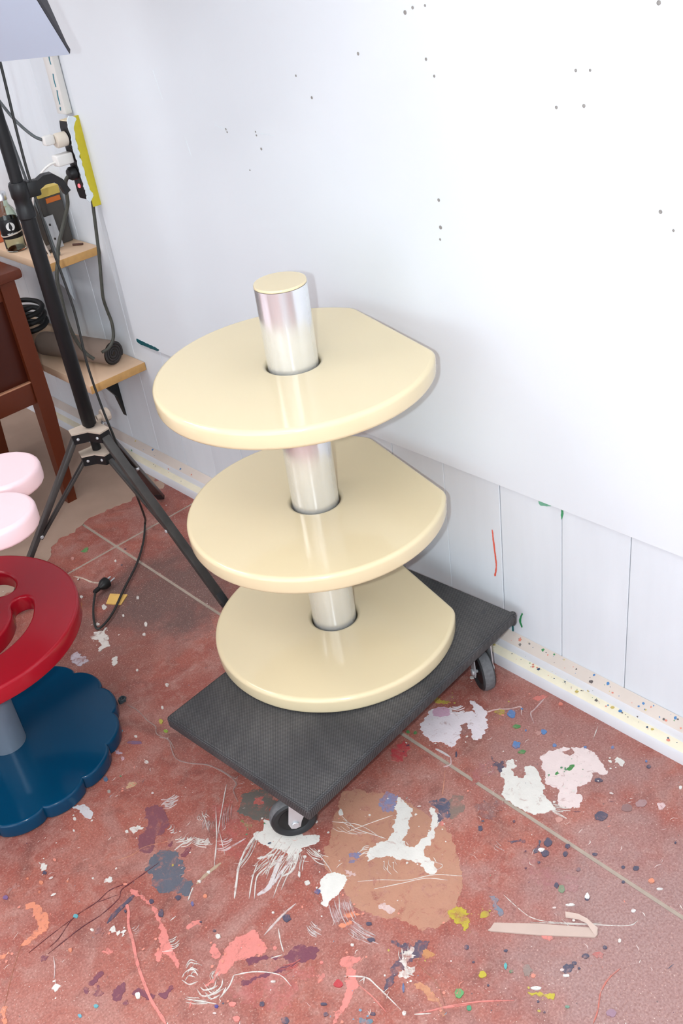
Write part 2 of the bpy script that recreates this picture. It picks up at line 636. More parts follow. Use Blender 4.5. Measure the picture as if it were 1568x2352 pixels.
# plasterboard sheet over the boards
PAN_Y1, PAN_Z0 = 2.459, 0.4605
panel = box_obj('plasterboard', -0.006, (Y0 + PAN_Y1) / 2, (PAN_Z0 + H) / 2, 0.012, PAN_Y1 - Y0, H - PAN_Z0, M_WALL, wall, bevel=0.001, segs=1, smooth=0)
bm = bmesh.new()
for (y, z) in ((1.262, 1.336), (1.244, 1.343), (1.216, 1.346), (1.222, 1.265), (0.923, 1.257), (0.898, 1.258), (0.958, 1.203), (0.908, 1.208), (1.215, 1.03), (1.215, 0.98), (0.771, 1.066), (1.822, 1.11), (1.819, 1.104), (1.719, 1.112), (1.718, 1.105), (1.709, 1.078), (1.761, 1.029), (0.791, 1.346), (1.564, 1.227), (1.206, 1.239), (0.748, 1.041), (1.526, 1.189), (1.385, 1.27), (1.218, 0.957)):
    r = rnd.uniform(0.0013, 0.0026)
    add_lathe(bm, [(r * 1.5, -0.0124), (r * 1.1, -0.0130), (r * 0.9, -0.0122), (0.0, -0.0121)], (0, y, z), (1, 0, 0), 9, caps=False)
o = from_bm('screw_hole_rims', bm, mat('chipped_filler', lin((150, 146, 142)), 0.8, var=0.3, scale=200), wall)
o['kind'] = 'stuff'
for (ya, za, yb, zb) in ((0.895, 1.2585, 0.862, 1.255), (1.86, 1.116, 1.82, 1.108), (1.715, 1.110, 1.66, 1.108), (2.06, 1.22, 2.045, 1.16), (1.985, 1.08, 1.975, 1.04)):
    tube_obj('scratch', [(-0.012, ya, za), (-0.0121, (ya + yb) / 2, (za + zb) / 2 + 0.0004), (-0.012, yb, zb)], 0.0005, M_SMEAR, wall, 5, 3)


def wall_patch(name, pts, color, x):
    """a dab of paint on the wall, points in (y, z)"""
    bm = bmesh.new()
    ring = refine([(p[0], p[1]) for p in pts], 0.25, 0.004, 3)
    a = [bm.verts.new((x, q[0], q[1])) for q in ring]
    b = [bm.verts.new((x - 0.0007, q[0], q[1])) for q in ring]
    n = len(a)
    for i in range(n):
        bm.faces.new((a[i], a[(i + 1) % n], b[(i + 1) % n], b[i]))
    for f in tessellate_polygon([[v.co.copy() for v in b]]):
        bm.faces.new([b[i] for i in f])
    return from_bm(name, bm, paint(color), wall, 0)


def refine(pts, rough, seglen, seed):
    """subdivide a closed loop and push its points about so that the edge is ragged"""
    out = []
    n = len(pts)
    closed = [Vector((*p, 0)) for p in pts]
    for i in range(n):
        p0, p1, p2, p3 = closed[i - 1], closed[i], closed[(i + 1) % n], closed[(i + 2) % n]
        k = max(2, int((p2 - p1).length / seglen))
        for j in range(k):
            t = j / k
            c = 0.5 * ((2 * p1) + (-p0 + p2) * t + (2 * p0 - 5 * p1 + 4 * p2 - p3) * t * t + (-p0 + 3 * p1 - 3 * p2 + p3) * t ** 3)
            c = c * 0.6 + (p1 * (1 - t) + p2 * t) * 0.4
            out.append(c)
    m_ = len(out)
    res = []
    for i, c in enumerate(out):
        d = out[(i + 1) % m_] - out[i - 1]
        d = Vector((-d.y, d.x, 0))
        if d.length > 1e-9:
            d.normalize()
        s = noise.noise(Vector((c.x * 90, c.y * 90, seed * 3.7))) * 0.006 + noise.noise(Vector((c.x * 330, c.y * 330, seed * 1.3))) * 0.004
        res.append((c.x + d.x * s * rough, c.y + d.y * s * rough))
    return res


def ribbon(pts, w, seed, rough=0.3):
    P = catmull([(p[0], p[1], 0) for p in pts], 7)
    L_, R_ = [], []
    for i, p in enumerate(P):
        d = P[min(i + 1, len(P) - 1)] - P[max(i - 1, 0)]
        d = Vector((-d.y, d.x, 0)).normalized()
        e = min(i, len(P) - 1 - i) / 3.0
        ww = w / 2 * (min(1, 0.35 + 0.65 * e)) * (1 + rough * 1.6 * noise.noise(Vector((p.x * 120, p.y * 120, seed))))
        L_.append((p.x + d.x * ww, p.y + d.y * ww))
        R_.append((p.x - d.x * ww, p.y - d.y * ww))
    return L_ + R_[::-1]


def flake(name, ring, h, material, parent):
    bm = bmesh.new()
    a = [bm.verts.new((x, y, 0.0)) for x, y in ring]
    b = [bm.verts.new((x, y, h)) for x, y in offset_loop(ring, 0.0003)]
    n = len(a)
    for i in range(n):
        bm.faces.new((a[i], a[(i + 1) % n], b[(i + 1) % n], b[i]))
    for f in tessellate_polygon([[v.co.copy() for v in b]]):
        try:
            bm.faces.new([b[i] for i in f])
        except ValueError:
            pass
    return from_bm(name, bm, material, parent, 0)


# paint dabs on the boards
wall_patch('paint_mark', [(1.1375, 0.328), (1.1345, 0.286), (1.1305, 0.237), (1.136, 0.206), (1.132, 0.206), (1.127, 0.237), (1.131, 0.286), (1.134, 0.328)], (250, 112, 92), 0.0)
wall_patch('paint_mark', [(1.012, 0.4605), (0.985, 0.4605), (0.961, 0.459), (0.976, 0.453), (1.008, 0.442)], (130, 196, 166), 0.0)
wall_patch('paint_mark', [(0.958, 0.4605), (0.951, 0.4605), (0.953, 0.44), (0.957, 0.428)], (70, 165, 110), 0.0)
wall_patch('paint_mark', [(1.063, 0.135), (1.070, 0.112), (1.065, 0.094), (1.061, 0.095), (1.065, 0.112), (1.059, 0.134)], (60, 160, 100), 0.0)
wall_patch('paint_mark', [(1.091, 0.092), (1.092, 0.070), (1.087, 0.070), (1.087, 0.092)], (30, 110, 110), 0.0)
wall_patch('paint_mark', [(2.447, 0.477), (2.407, 0.474), (2.367, 0.473), (2.334, 0.469), (2.344, 0.4615), (2.387, 0.4615), (2.421, 0.462), (2.448, 0.465)], (0, 88, 98), -0.012)
wall_patch('paint_mark', [(2.250, 0.470), (2.215, 0.468), (2.218, 0.4615), (2.245, 0.4615)], (190, 175, 60), -0.012)

# stepped skirting of the right wall
PROF = [(0.0, 0.0), (-0.051, 0.0), (-0.050, 0.022), (-0.047, 0.028), (-0.040, 0.032), (-0.027, 0.034), (-0.0265, 0.048), (-0.024, 0.054), (-0.012, 0.062), (0.0, 0.0685)]
bm = bmesh.new()
NY = 60
rows = []
for i in range(NY + 1):
    y = Y0 + (Y1 - Y0) * i / NY
    w = 1 + 0.02 * noise.noise(Vector((y * 3, 0, 0)))
    rows.append([bm.verts.new((x * w, y, z)) for x, z in PROF])
n = len(PROF)
for p, q in zip(rows, rows[1:]):
    for i in range(n):
        bm.faces.new((p[i], p[(i + 1) % n], q[(i + 1) % n], q[i]))
bm.faces.new(rows[0])
bm.faces.new(rows[-1])
M_BASE = mat('dusty_white_skirting', lin((212, 198, 188)), 0.65, var=0.10, scale=14, bump=0.15)
M_BASE2 = mat('white_skirting_riser', lin((222, 222, 226)), 0.6, var=0.06, scale=14, bump=0.15)
M_BASE3 = mat('cream_skirting_ledge', lin((232, 222, 198)), 0.65, var=0.10, scale=30, bump=0.15)
base = struct(from_bm('baseboard_right', bm, [M_BASE, M_BASE2, M_BASE3], None, 30))
for f in base.data.polygons:
    z, nx, nzz = f.center.z, abs(f.normal.x), f.normal.z
    f.material_index = 1 if nx > 0.8 else (2 if z < 0.04 else 0)
# drops of paint on the skirting ledges
cols = [(84, 138, 194), (236, 150, 130), (110, 128, 140), (76, 150, 96), (110, 100, 98), (214, 190, 110), (236, 150, 130), (140, 132, 128), (60, 80, 110)]
bm = bmesh.new()
for i in range(250):
    y = rnd.uniform(0.3, 1.15) if i < 200 else rnd.uniform(1.9, 2.8)
    if rnd.random() < 0.5:
        t = rnd.random()
        x, z = -0.003 - 0.009 * t, 0.0668 - 0.0052 * t
        if rnd.random() < 0.4:
            x, z = -0.018, 0.0585
        nrm = Vector((-0.5, 0, 0.86))
    elif rnd.random() < 0.8:
        x, z = rnd.uniform(-0.039, -0.03), 0.0
        z = 0.032 + (x + 0.040) / 0.013 * 0.002 + 0.0002
        nrm = Vector((-0.12, 0, 1))
    else:
        x, z = -0.0268, rnd.uniform(0.037, 0.046)
        nrm = Vector((-1, 0, 0))
    r = 0.0008 + 0.0034 * rnd.random() ** 3
    a, b_, d = basis(nrm, Vector((0, 1, 0)))
    vs = [bm.verts.new(Vector((x, y, z)) + d * 0.0005 + (a * math.cos(t_) + b_ * math.sin(t_)) * r * rnd.uniform(0.75, 1.2)) for t_ in [2 * math.pi * q / 8 for q in range(8)]]
    f = bm.faces.new(vs)
    f.material_index = rnd.randrange(len(cols))
o = from_bm('paint_drops', bm, [paint(c) for c in cols], base, 0)
o['kind'] = 'stuff'

# ------------------------------------------------------------------ dried paint on the floor (floor coordinates in metres: x from the wall, y along it)
SPILLS = [((112,84,80),0.5,((-0.48,1.989),(-0.438,1.945),(-0.439,1.887),(-0.391,1.874),(-0.362,1.827),(-0.367,1.774),(-0.396,1.717),(-0.433,1.718),(-0.472,1.76),(-0.471,1.794),(-0.47,1.83),(-0.501,1.851),(-0.526,1.883),(-0.543,1.942),(-0.518,1.989))),
((196,92,92),0.6,((-0.732,1.278),(-0.706,1.261),(-0.703,1.232),(-0.72,1.189),(-0.753,1.137),(-0.783,1.142),(-0.795,1.174),(-0.78,1.209))),
((204,112,110),0.6,((-0.948,0.961),(-0.9,0.929),(-0.855,0.893),(-0.832,0.859),(-0.863,0.858),(-0.9,0.842),(-0.939,0.882),(-0.957,0.927))),
((172,108,114),0.5,((-0.416,0.743),(-0.416,0.69),(-0.392,0.639),(-0.419,0.62),(-0.449,0.659),(-0.45,0.699))),
((176,110,118),0.5,((-0.322,0.935),(-0.285,0.929),(-0.29,0.908),(-0.316,0.908),(-0.354,0.916))),
((198,146,120),0.12,((-0.542,1.101),(-0.517,1.088),(-0.502,1.06),(-0.483,1.032),(-0.469,0.99),(-0.469,0.94),(-0.466,0.9),(-0.477,0.865),(-0.5,0.829),(-0.525,0.797),(-0.552,0.776),(-0.574,0.765),(-0.606,0.756),(-0.632,0.757),(-0.654,0.776),(-0.663,0.796),(-0.668,0.819),(-0.686,0.842),(-0.696,0.87),(-0.702,0.902),(-0.695,0.927),(-0.686,0.949),(-0.684,0.979),(-0.675,1.007),(-0.657,1.027),(-0.63,1.037),(-0.604,1.06),(-0.578,1.073))),
((132,146,188),0.4,((-0.501,1.033),(-0.478,1.027),(-0.474,1.005),(-0.497,0.991),(-0.518,1.002),(-0.513,1.023))),
((130,140,180),0.4,((-0.632,0.986),(-0.614,0.972),(-0.623,0.965),(-0.635,0.976))),
((130,140,180),0.4,((-0.642,0.973),(-0.631,0.962),(-0.641,0.96))),
((240,236,228),0.18,((-0.474,1.005),(-0.472,0.987),(-0.474,0.964),(-0.487,0.955),(-0.499,0.953),(-0.518,0.937),(-0.542,0.929),(-0.543,0.907),(-0.529,0.903),(-0.508,0.901),(-0.484,0.909),(-0.468,0.92),(-0.453,0.94),(-0.446,0.937),(-0.455,0.918),(-0.461,0.906),(-0.478,0.902),(-0.495,0.891),(-0.518,0.879),(-0.522,0.888),(-0.532,0.883),(-0.538,0.873),(-0.539,0.852),(-0.549,0.836),(-0.564,0.837),(-0.567,0.851),(-0.56,0.87),(-0.567,0.889),(-0.576,0.902),(-0.584,0.92),(-0.596,0.934),(-0.615,0.947),(-0.61,0.961),(-0.581,0.963),(-0.563,0.953),(-0.541,0.957),(-0.511,0.977),(-0.499,0.993))),
((240,236,228),0.08,((-0.702,0.983),(-0.685,0.983),(-0.674,0.967),(-0.668,0.953),(-0.683,0.94),(-0.698,0.937),(-0.717,0.939),(-0.737,0.934),(-0.739,0.946),(-0.728,0.955),(-0.723,0.969),(-0.712,0.979))),
((240,236,228),0.2,((-0.686,1.17),(-0.679,1.157),(-0.684,1.138),(-0.676,1.113),(-0.658,1.089),(-0.655,1.072),(-0.642,1.059),(-0.649,1.05),(-0.671,1.054),(-0.681,1.063),(-0.696,1.055),(-0.711,1.048),(-0.726,1.055),(-0.708,1.08),(-0.718,1.099),(-0.726,1.12),(-0.732,1.148),(-0.726,1.159),(-0.706,1.154))),
((218,196,196),0.7,((-0.725,0.931),(-0.713,0.917),(-0.71,0.898),(-0.723,0.893),(-0.74,0.897),(-0.743,0.916),(-0.747,0.925))),
((212,186,186),0.7,((-0.737,0.879),(-0.721,0.866),(-0.717,0.837),(-0.719,0.83),(-0.731,0.848),(-0.742,0.865))),
((235,210,205),0.3,((-0.669,0.867),(-0.66,0.859),(-0.66,0.839),(-0.673,0.842),(-0.676,0.86))),
((235,205,200),0.3,((-0.662,0.966),(-0.653,0.957),(-0.653,0.941),(-0.664,0.946),(-0.667,0.957))),
((240,146,136),0.25,((-0.89,1.012),(-0.855,0.997),(-0.856,0.978),(-0.859,0.958),(-0.876,0.949),(-0.9,0.966),(-0.92,0.974),(-0.937,0.971),(-0.953,0.979),(-0.939,0.991),(-0.922,1.004))),
((240,146,136),0.25,((-0.926,1.033),(-0.917,1.025),(-0.931,1.005),(-0.942,1.012))),
((240,146,136),0.12,((-0.79,0.841),(-0.778,0.837),(-0.771,0.823),(-0.765,0.819),(-0.768,0.815),(-0.778,0.82),(-0.786,0.816),(-0.791,0.8),(-0.802,0.786),(-0.816,0.78),(-0.838,0.774),(-0.859,0.768),(-0.872,0.766),(-0.877,0.771),(-0.855,0.781),(-0.834,0.787),(-0.817,0.798),(-0.804,0.814),(-0.791,0.823),(-0.794,0.834))),
((122,66,86),0.25,((-0.834,0.921),(-0.816,0.91),(-0.803,0.886),(-0.815,0.877),(-0.831,0.885),(-0.849,0.891),(-0.875,0.9),(-0.908,0.92),(-0.935,0.931),(-0.932,0.938),(-0.904,0.925),(-0.873,0.907),(-0.855,0.902),(-0.857,0.918),(-0.88,0.939),(-0.904,0.952),(-0.898,0.964),(-0.861,0.93),(-0.847,0.916))),
((74,80,102),0.3,((-0.706,0.799),(-0.694,0.778),(-0.668,0.759),(-0.664,0.749),(-0.678,0.742),(-0.697,0.745),(-0.713,0.749),(-0.733,0.749),(-0.751,0.751),(-0.777,0.746),(-0.781,0.746),(-0.748,0.762),(-0.742,0.768),(-0.723,0.77),(-0.705,0.772),(-0.708,0.792))),
((240,236,228),0.6,((-0.708,0.776),(-0.693,0.768),(-0.7,0.753),(-0.719,0.751),(-0.722,0.759))),
((240,236,228),0.6,((-0.735,0.751),(-0.721,0.745),(-0.724,0.731),(-0.74,0.731),(-0.743,0.743))),
((206,146,96),0.2,((-0.692,0.744),(-0.676,0.744),(-0.678,0.729),(-0.687,0.727),(-0.695,0.738))),
((218,156,116),0.3,((-0.738,0.716),(-0.728,0.711),(-0.727,0.694),(-0.728,0.675),(-0.737,0.652),(-0.746,0.648),(-0.739,0.666),(-0.737,0.685),(-0.74,0.705))),
((102,106,100),0.2,((-0.68,1.253),(-0.655,1.247),(-0.639,1.229),(-0.638,1.201),(-0.643,1.187),(-0.661,1.182),(-0.675,1.167),(-0.692,1.175),(-0.703,1.2),(-0.707,1.227))),
((205,100,96),0.4,((-0.668,1.229),(-0.654,1.222),(-0.659,1.205),(-0.672,1.211))),
((60,88,116),0.35,((-0.442,0.952),(-0.42,0.936),(-0.408,0.925),(-0.416,0.909),(-0.439,0.898),(-0.458,0.903),(-0.47,0.905),(-0.45,0.918),(-0.443,0.934))),
((130,118,108),0.4,((-0.408,0.925),(-0.391,0.918),(-0.407,0.892),(-0.436,0.883),(-0.439,0.898))),
((90,140,160),0.3,((-0.839,0.743),(-0.829,0.736),(-0.827,0.723),(-0.836,0.726),(-0.842,0.734))),
((240,152,118),0.2,((-0.729,0.9),(-0.707,0.885),(-0.707,0.878),(-0.724,0.884))),
((240,152,118),0.2,((-0.747,0.89),(-0.726,0.882),(-0.727,0.875),(-0.746,0.882))),
((240,146,136),0.4,((-0.838,0.852),(-0.828,0.846),(-0.832,0.835),(-0.844,0.837))),
((96,176,96),0.5,((-0.72,1.207),(-0.715,1.198),(-0.718,1.18),(-0.725,1.182),(-0.724,1.197))),
((90,104,118),0.2,((-0.882,1.275),(-0.862,1.263),(-0.853,1.242),(-0.857,1.212),(-0.87,1.192),(-0.88,1.189),(-0.871,1.165),(-0.887,1.15),(-0.897,1.152),(-0.908,1.174),(-0.922,1.187),(-0.927,1.204),(-0.923,1.224),(-0.914,1.238),(-0.916,1.259),(-0.901,1.267))),
((132,80,92),0.18,((-0.834,1.381),(-0.808,1.367),(-0.809,1.34),(-0.822,1.311),(-0.844,1.299),(-0.856,1.307),(-0.872,1.289),(-0.887,1.282),(-0.895,1.296),(-0.892,1.318),(-0.879,1.335),(-0.861,1.335),(-0.847,1.351))),
((240,152,118),0.15,((-1.116,1.367),(-1.102,1.361),(-1.097,1.337),(-1.098,1.311),(-1.109,1.293),(-1.124,1.287),(-1.135,1.29),(-1.153,1.289),(-1.162,1.295),(-1.141,1.301),(-1.122,1.307),(-1.114,1.329),(-1.112,1.349),(-1.12,1.359))),
((240,146,136),0.12,((-0.959,1.242),(-0.954,1.231),(-0.95,1.199),(-0.951,1.168),(-0.958,1.14),(-0.964,1.117),(-0.971,1.099),(-0.977,1.076),(-0.984,1.048),(-0.997,1.032),(-0.99,1.058),(-0.989,1.077),(-0.993,1.094),(-0.985,1.11),(-0.973,1.123),(-0.962,1.149),(-0.955,1.177),(-0.956,1.21),(-0.964,1.229))),
((240,146,136),0.15,((-1.004,1.094),(-0.994,1.092),(-1.006,1.076),(-1.012,1.08))),
((240,146,136),0.2,((-0.934,1.092),(-0.918,1.095),(-0.909,1.081),(-0.913,1.074),(-0.923,1.084))),
((240,146,136),0.2,((-0.946,0.99),(-0.923,0.992),(-0.934,0.977),(-0.952,0.977),(-0.977,0.973),(-0.979,0.979),(-0.961,0.982))),
((240,146,136),0.4,((-1.068,1.173),(-1.055,1.168),(-1.055,1.155),(-1.063,1.16))),
((236,150,116),0.2,((-1.201,1.304),(-1.185,1.301),(-1.183,1.297),(-1.199,1.296))),
((236,150,116),0.2,((-1.245,1.211),(-1.24,1.21),(-1.245,1.196),(-1.25,1.183),(-1.255,1.185),(-1.249,1.197))),
((74,80,102),0.6,((-1.053,1.221),(-1.041,1.22),(-1.044,1.211),(-1.042,1.204),(-1.051,1.195),(-1.054,1.205))),
((122,66,86),0.2,((-1.108,1.137),(-1.088,1.139),(-1.089,1.132),(-1.102,1.127),(-1.114,1.131))),
((122,66,86),0.2,((-1.129,1.135),(-1.121,1.134),(-1.121,1.123),(-1.129,1.123))),
((122,66,86),0.3,((-1.119,1.111),(-1.106,1.12),(-1.107,1.102),(-1.118,1.101))),
((122,66,86),0.2,((-1.096,1.089),(-1.075,1.089),(-1.08,1.076),(-1.093,1.071),(-1.102,1.08))),
((122,66,86),0.2,((-1.07,1.061),(-1.061,1.062),(-1.051,1.032),(-1.058,1.035))),
((122,66,86),0.2,((-1.042,1.026),(-1.028,1.026),(-1.016,1.021),(-1.023,1.013),(-1.038,1.016))),
((122,66,86),0.3,((-1.151,1.245),(-1.142,1.244),(-1.138,1.237),(-1.146,1.235))),
((122,66,86),0.3,((-1.093,1.063),(-1.086,1.059),(-1.088,1.05),(-1.094,1.051))),
((130,70,84),0.2,((-0.846,1.229),(-0.831,1.238),(-0.826,1.231),(-0.84,1.22),(-0.849,1.223))),
((130,70,84),0.2,((-0.852,1.267),(-0.842,1.271),(-0.847,1.26),(-0.853,1.261))),
((240,236,228),0.4,((-0.982,1.296),(-0.97,1.294),(-0.97,1.284),(-0.98,1.284))),
((240,236,228),0.4,((-0.881,1.361),(-0.864,1.352),(-0.867,1.345),(-0.88,1.349))),
((240,236,228),0.5,((-0.817,1.257),(-0.806,1.234),(-0.79,1.203),(-0.805,1.215),(-0.815,1.24))),
((240,236,228),0.4,((-1.05,1.433),(-1.046,1.418),(-1.053,1.411),(-1.056,1.42))),
((240,236,228),0.4,((-1.153,1.191),(-1.154,1.172),(-1.163,1.171),(-1.165,1.177))),
((240,236,228),0.4,((-1.03,1.197),(-1.015,1.169),(-1.03,1.184))),
((222,218,220),0.2,((-0.933,1.504),(-0.918,1.495),(-0.909,1.474),(-0.912,1.455),(-0.924,1.449),(-0.928,1.473))),
((200,175,170),0.5,((-1.126,1.426),(-1.106,1.424),(-1.107,1.414),(-1.126,1.416))),
((240,236,228),0.15,((-0.268,0.902),(-0.253,0.897),(-0.26,0.88),(-0.274,0.877),(-0.284,0.864),(-0.278,0.85),(-0.263,0.852),(-0.253,0.865),(-0.241,0.854),(-0.242,0.839),(-0.253,0.827),(-0.263,0.808),(-0.283,0.796),(-0.293,0.766),(-0.299,0.755),(-0.318,0.766),(-0.335,0.78),(-0.338,0.807),(-0.341,0.828),(-0.337,0.853),(-0.32,0.864),(-0.305,0.87),(-0.298,0.887),(-0.288,0.894),(-0.275,0.892))),
((248,228,224),0.15,((-0.211,0.86),(-0.193,0.855),(-0.166,0.84),(-0.155,0.825),(-0.172,0.83),(-0.169,0.815),(-0.159,0.81),(-0.15,0.824),(-0.135,0.796),(-0.135,0.77),(-0.147,0.751),(-0.16,0.733),(-0.172,0.734),(-0.175,0.754),(-0.194,0.745),(-0.212,0.747),(-0.228,0.754),(-0.242,0.748),(-0.241,0.734),(-0.264,0.726),(-0.276,0.735),(-0.288,0.752),(-0.278,0.766),(-0.258,0.777),(-0.256,0.794),(-0.257,0.808),(-0.24,0.824),(-0.231,0.839),(-0.216,0.846))),
((72,150,80),0.1,((-0.201,0.799),(-0.19,0.798),(-0.182,0.792),(-0.187,0.788),(-0.199,0.79),(-0.203,0.795))),
((72,150,80),0.1,((-0.228,0.809),(-0.22,0.808),(-0.221,0.801),(-0.229,0.801),(-0.231,0.806))),
((240,236,228),0.4,((-0.133,0.751),(-0.127,0.746),(-0.133,0.742),(-0.137,0.747))),
((240,236,228),0.4,((-0.124,0.741),(-0.115,0.732),(-0.124,0.723),(-0.127,0.732))),
((74,80,102),0.3,((-0.273,0.934),(-0.276,0.911),(-0.279,0.896),(-0.293,0.893),(-0.288,0.913))),
((74,80,102),0.3,((-0.413,0.779),(-0.393,0.757),(-0.396,0.754),(-0.413,0.771))),
((66,90,112),0.3,((-0.374,0.737),(-0.378,0.73),(-0.387,0.725),(-0.407,0.725),(-0.388,0.732))),
((104,104,112),0.6,((-0.394,0.878),(-0.363,0.865),(-0.348,0.842),(-0.376,0.834),(-0.399,0.832),(-0.403,0.859))),
((112,140,160),0.3,((-0.527,0.726),(-0.52,0.72),(-0.531,0.706),(-0.534,0.693),(-0.543,0.69),(-0.546,0.696),(-0.538,0.708))),
((202,188,52),0.35,((-0.599,0.764),(-0.58,0.755),(-0.578,0.734),(-0.593,0.723),(-0.607,0.718),(-0.606,0.733),(-0.608,0.753))),
((196,180,60),0.35,((-0.564,0.718),(-0.545,0.713),(-0.549,0.708),(-0.564,0.711))),
((204,188,56),0.2,((-0.624,0.571),(-0.611,0.558),(-0.6,0.538),(-0.604,0.538),(-0.625,0.566))),
((152,136,128),0.3,((-0.589,0.61),(-0.585,0.597),(-0.588,0.588),(-0.602,0.587),(-0.601,0.597))),
((74,80,102),0.25,((-0.558,0.558),(-0.545,0.556),(-0.54,0.547),(-0.546,0.541),(-0.558,0.545),(-0.56,0.552))),
((240,146,136),0.3,((-0.527,0.627),(-0.518,0.621),(-0.521,0.606),(-0.519,0.6),(-0.531,0.605))),
((205,110,104),0.3,((-0.5,0.532),(-0.495,0.526),(-0.497,0.52),(-0.502,0.526))),
((120,180,130),0.4,((-0.706,0.657),(-0.697,0.659),(-0.695,0.648),(-0.703,0.646),(-0.709,0.651))),
((248,236,240),0.25,((-0.298,1.111),(-0.287,1.102),(-0.264,1.113),(-0.241,1.111),(-0.223,1.089),(-0.227,1.076),(-0.209,1.054),(-0.2,1.035),(-0.178,1.07),(-0.175,1.057),(-0.184,1.023),(-0.209,0.995),(-0.244,0.979),(-0.26,0.99),(-0.245,1.013),(-0.259,1.022),(-0.286,1.014),(-0.307,1.011),(-0.308,1.031),(-0.32,1.062),(-0.31,1.092))),
((228,182,204),0.1,((-0.26,1.108),(-0.246,1.113),(-0.231,1.104),(-0.227,1.086),(-0.241,1.076),(-0.258,1.086),(-0.265,1.098))),
((150,120,118),0.5,((-0.249,1.035),(-0.238,1.03),(-0.244,1.012),(-0.262,1.009),(-0.264,1.02))),
((200,180,70),0.4,((-0.22,1.139),(-0.214,1.122),(-0.208,1.097),(-0.222,1.107),(-0.226,1.128))),
((200,180,70),0.4,((-0.172,1.01),(-0.155,0.998),(-0.163,0.99),(-0.175,1.0))),
((232,130,118),0.3,((-0.086,0.966),(-0.069,0.962),(-0.059,0.952),(-0.068,0.948),(-0.085,0.955))),
((200,60,70),0.4,((-0.389,1.104),(-0.359,1.101),(-0.361,1.079),(-0.384,1.066),(-0.41,1.074),(-0.415,1.08))),
((236,228,220),0.3,((-0.613,1.955),(-0.592,1.965),(-0.582,1.952),(-0.565,1.958),(-0.58,1.94),(-0.579,1.921),(-0.594,1.912),(-0.597,1.889),(-0.61,1.892),(-0.623,1.886),(-0.625,1.897),(-0.604,1.924),(-0.61,1.942))),
((70,165,90),0.3,((-0.421,2.326),(-0.402,2.325),(-0.407,2.307),(-0.421,2.308))),
((205,195,205),0.4,((-0.691,1.927),(-0.665,1.939),(-0.664,1.911),(-0.663,1.884),(-0.684,1.877),(-0.696,1.892))),
((235,228,220),0.3,((-0.625,1.837),(-0.614,1.838),(-0.616,1.822),(-0.628,1.815),(-0.632,1.822))),
((235,228,220),0.3,((-0.528,2.047),(-0.518,2.047),(-0.518,2.032),(-0.528,2.032))),
((200,180,200),0.3,((-0.79,1.573),(-0.782,1.567),(-0.78,1.553),(-0.787,1.559))),
((225,195,150),0.3,((-0.823,1.468),(-0.81,1.468),(-0.806,1.457),(-0.819,1.452),(-0.827,1.459)))]
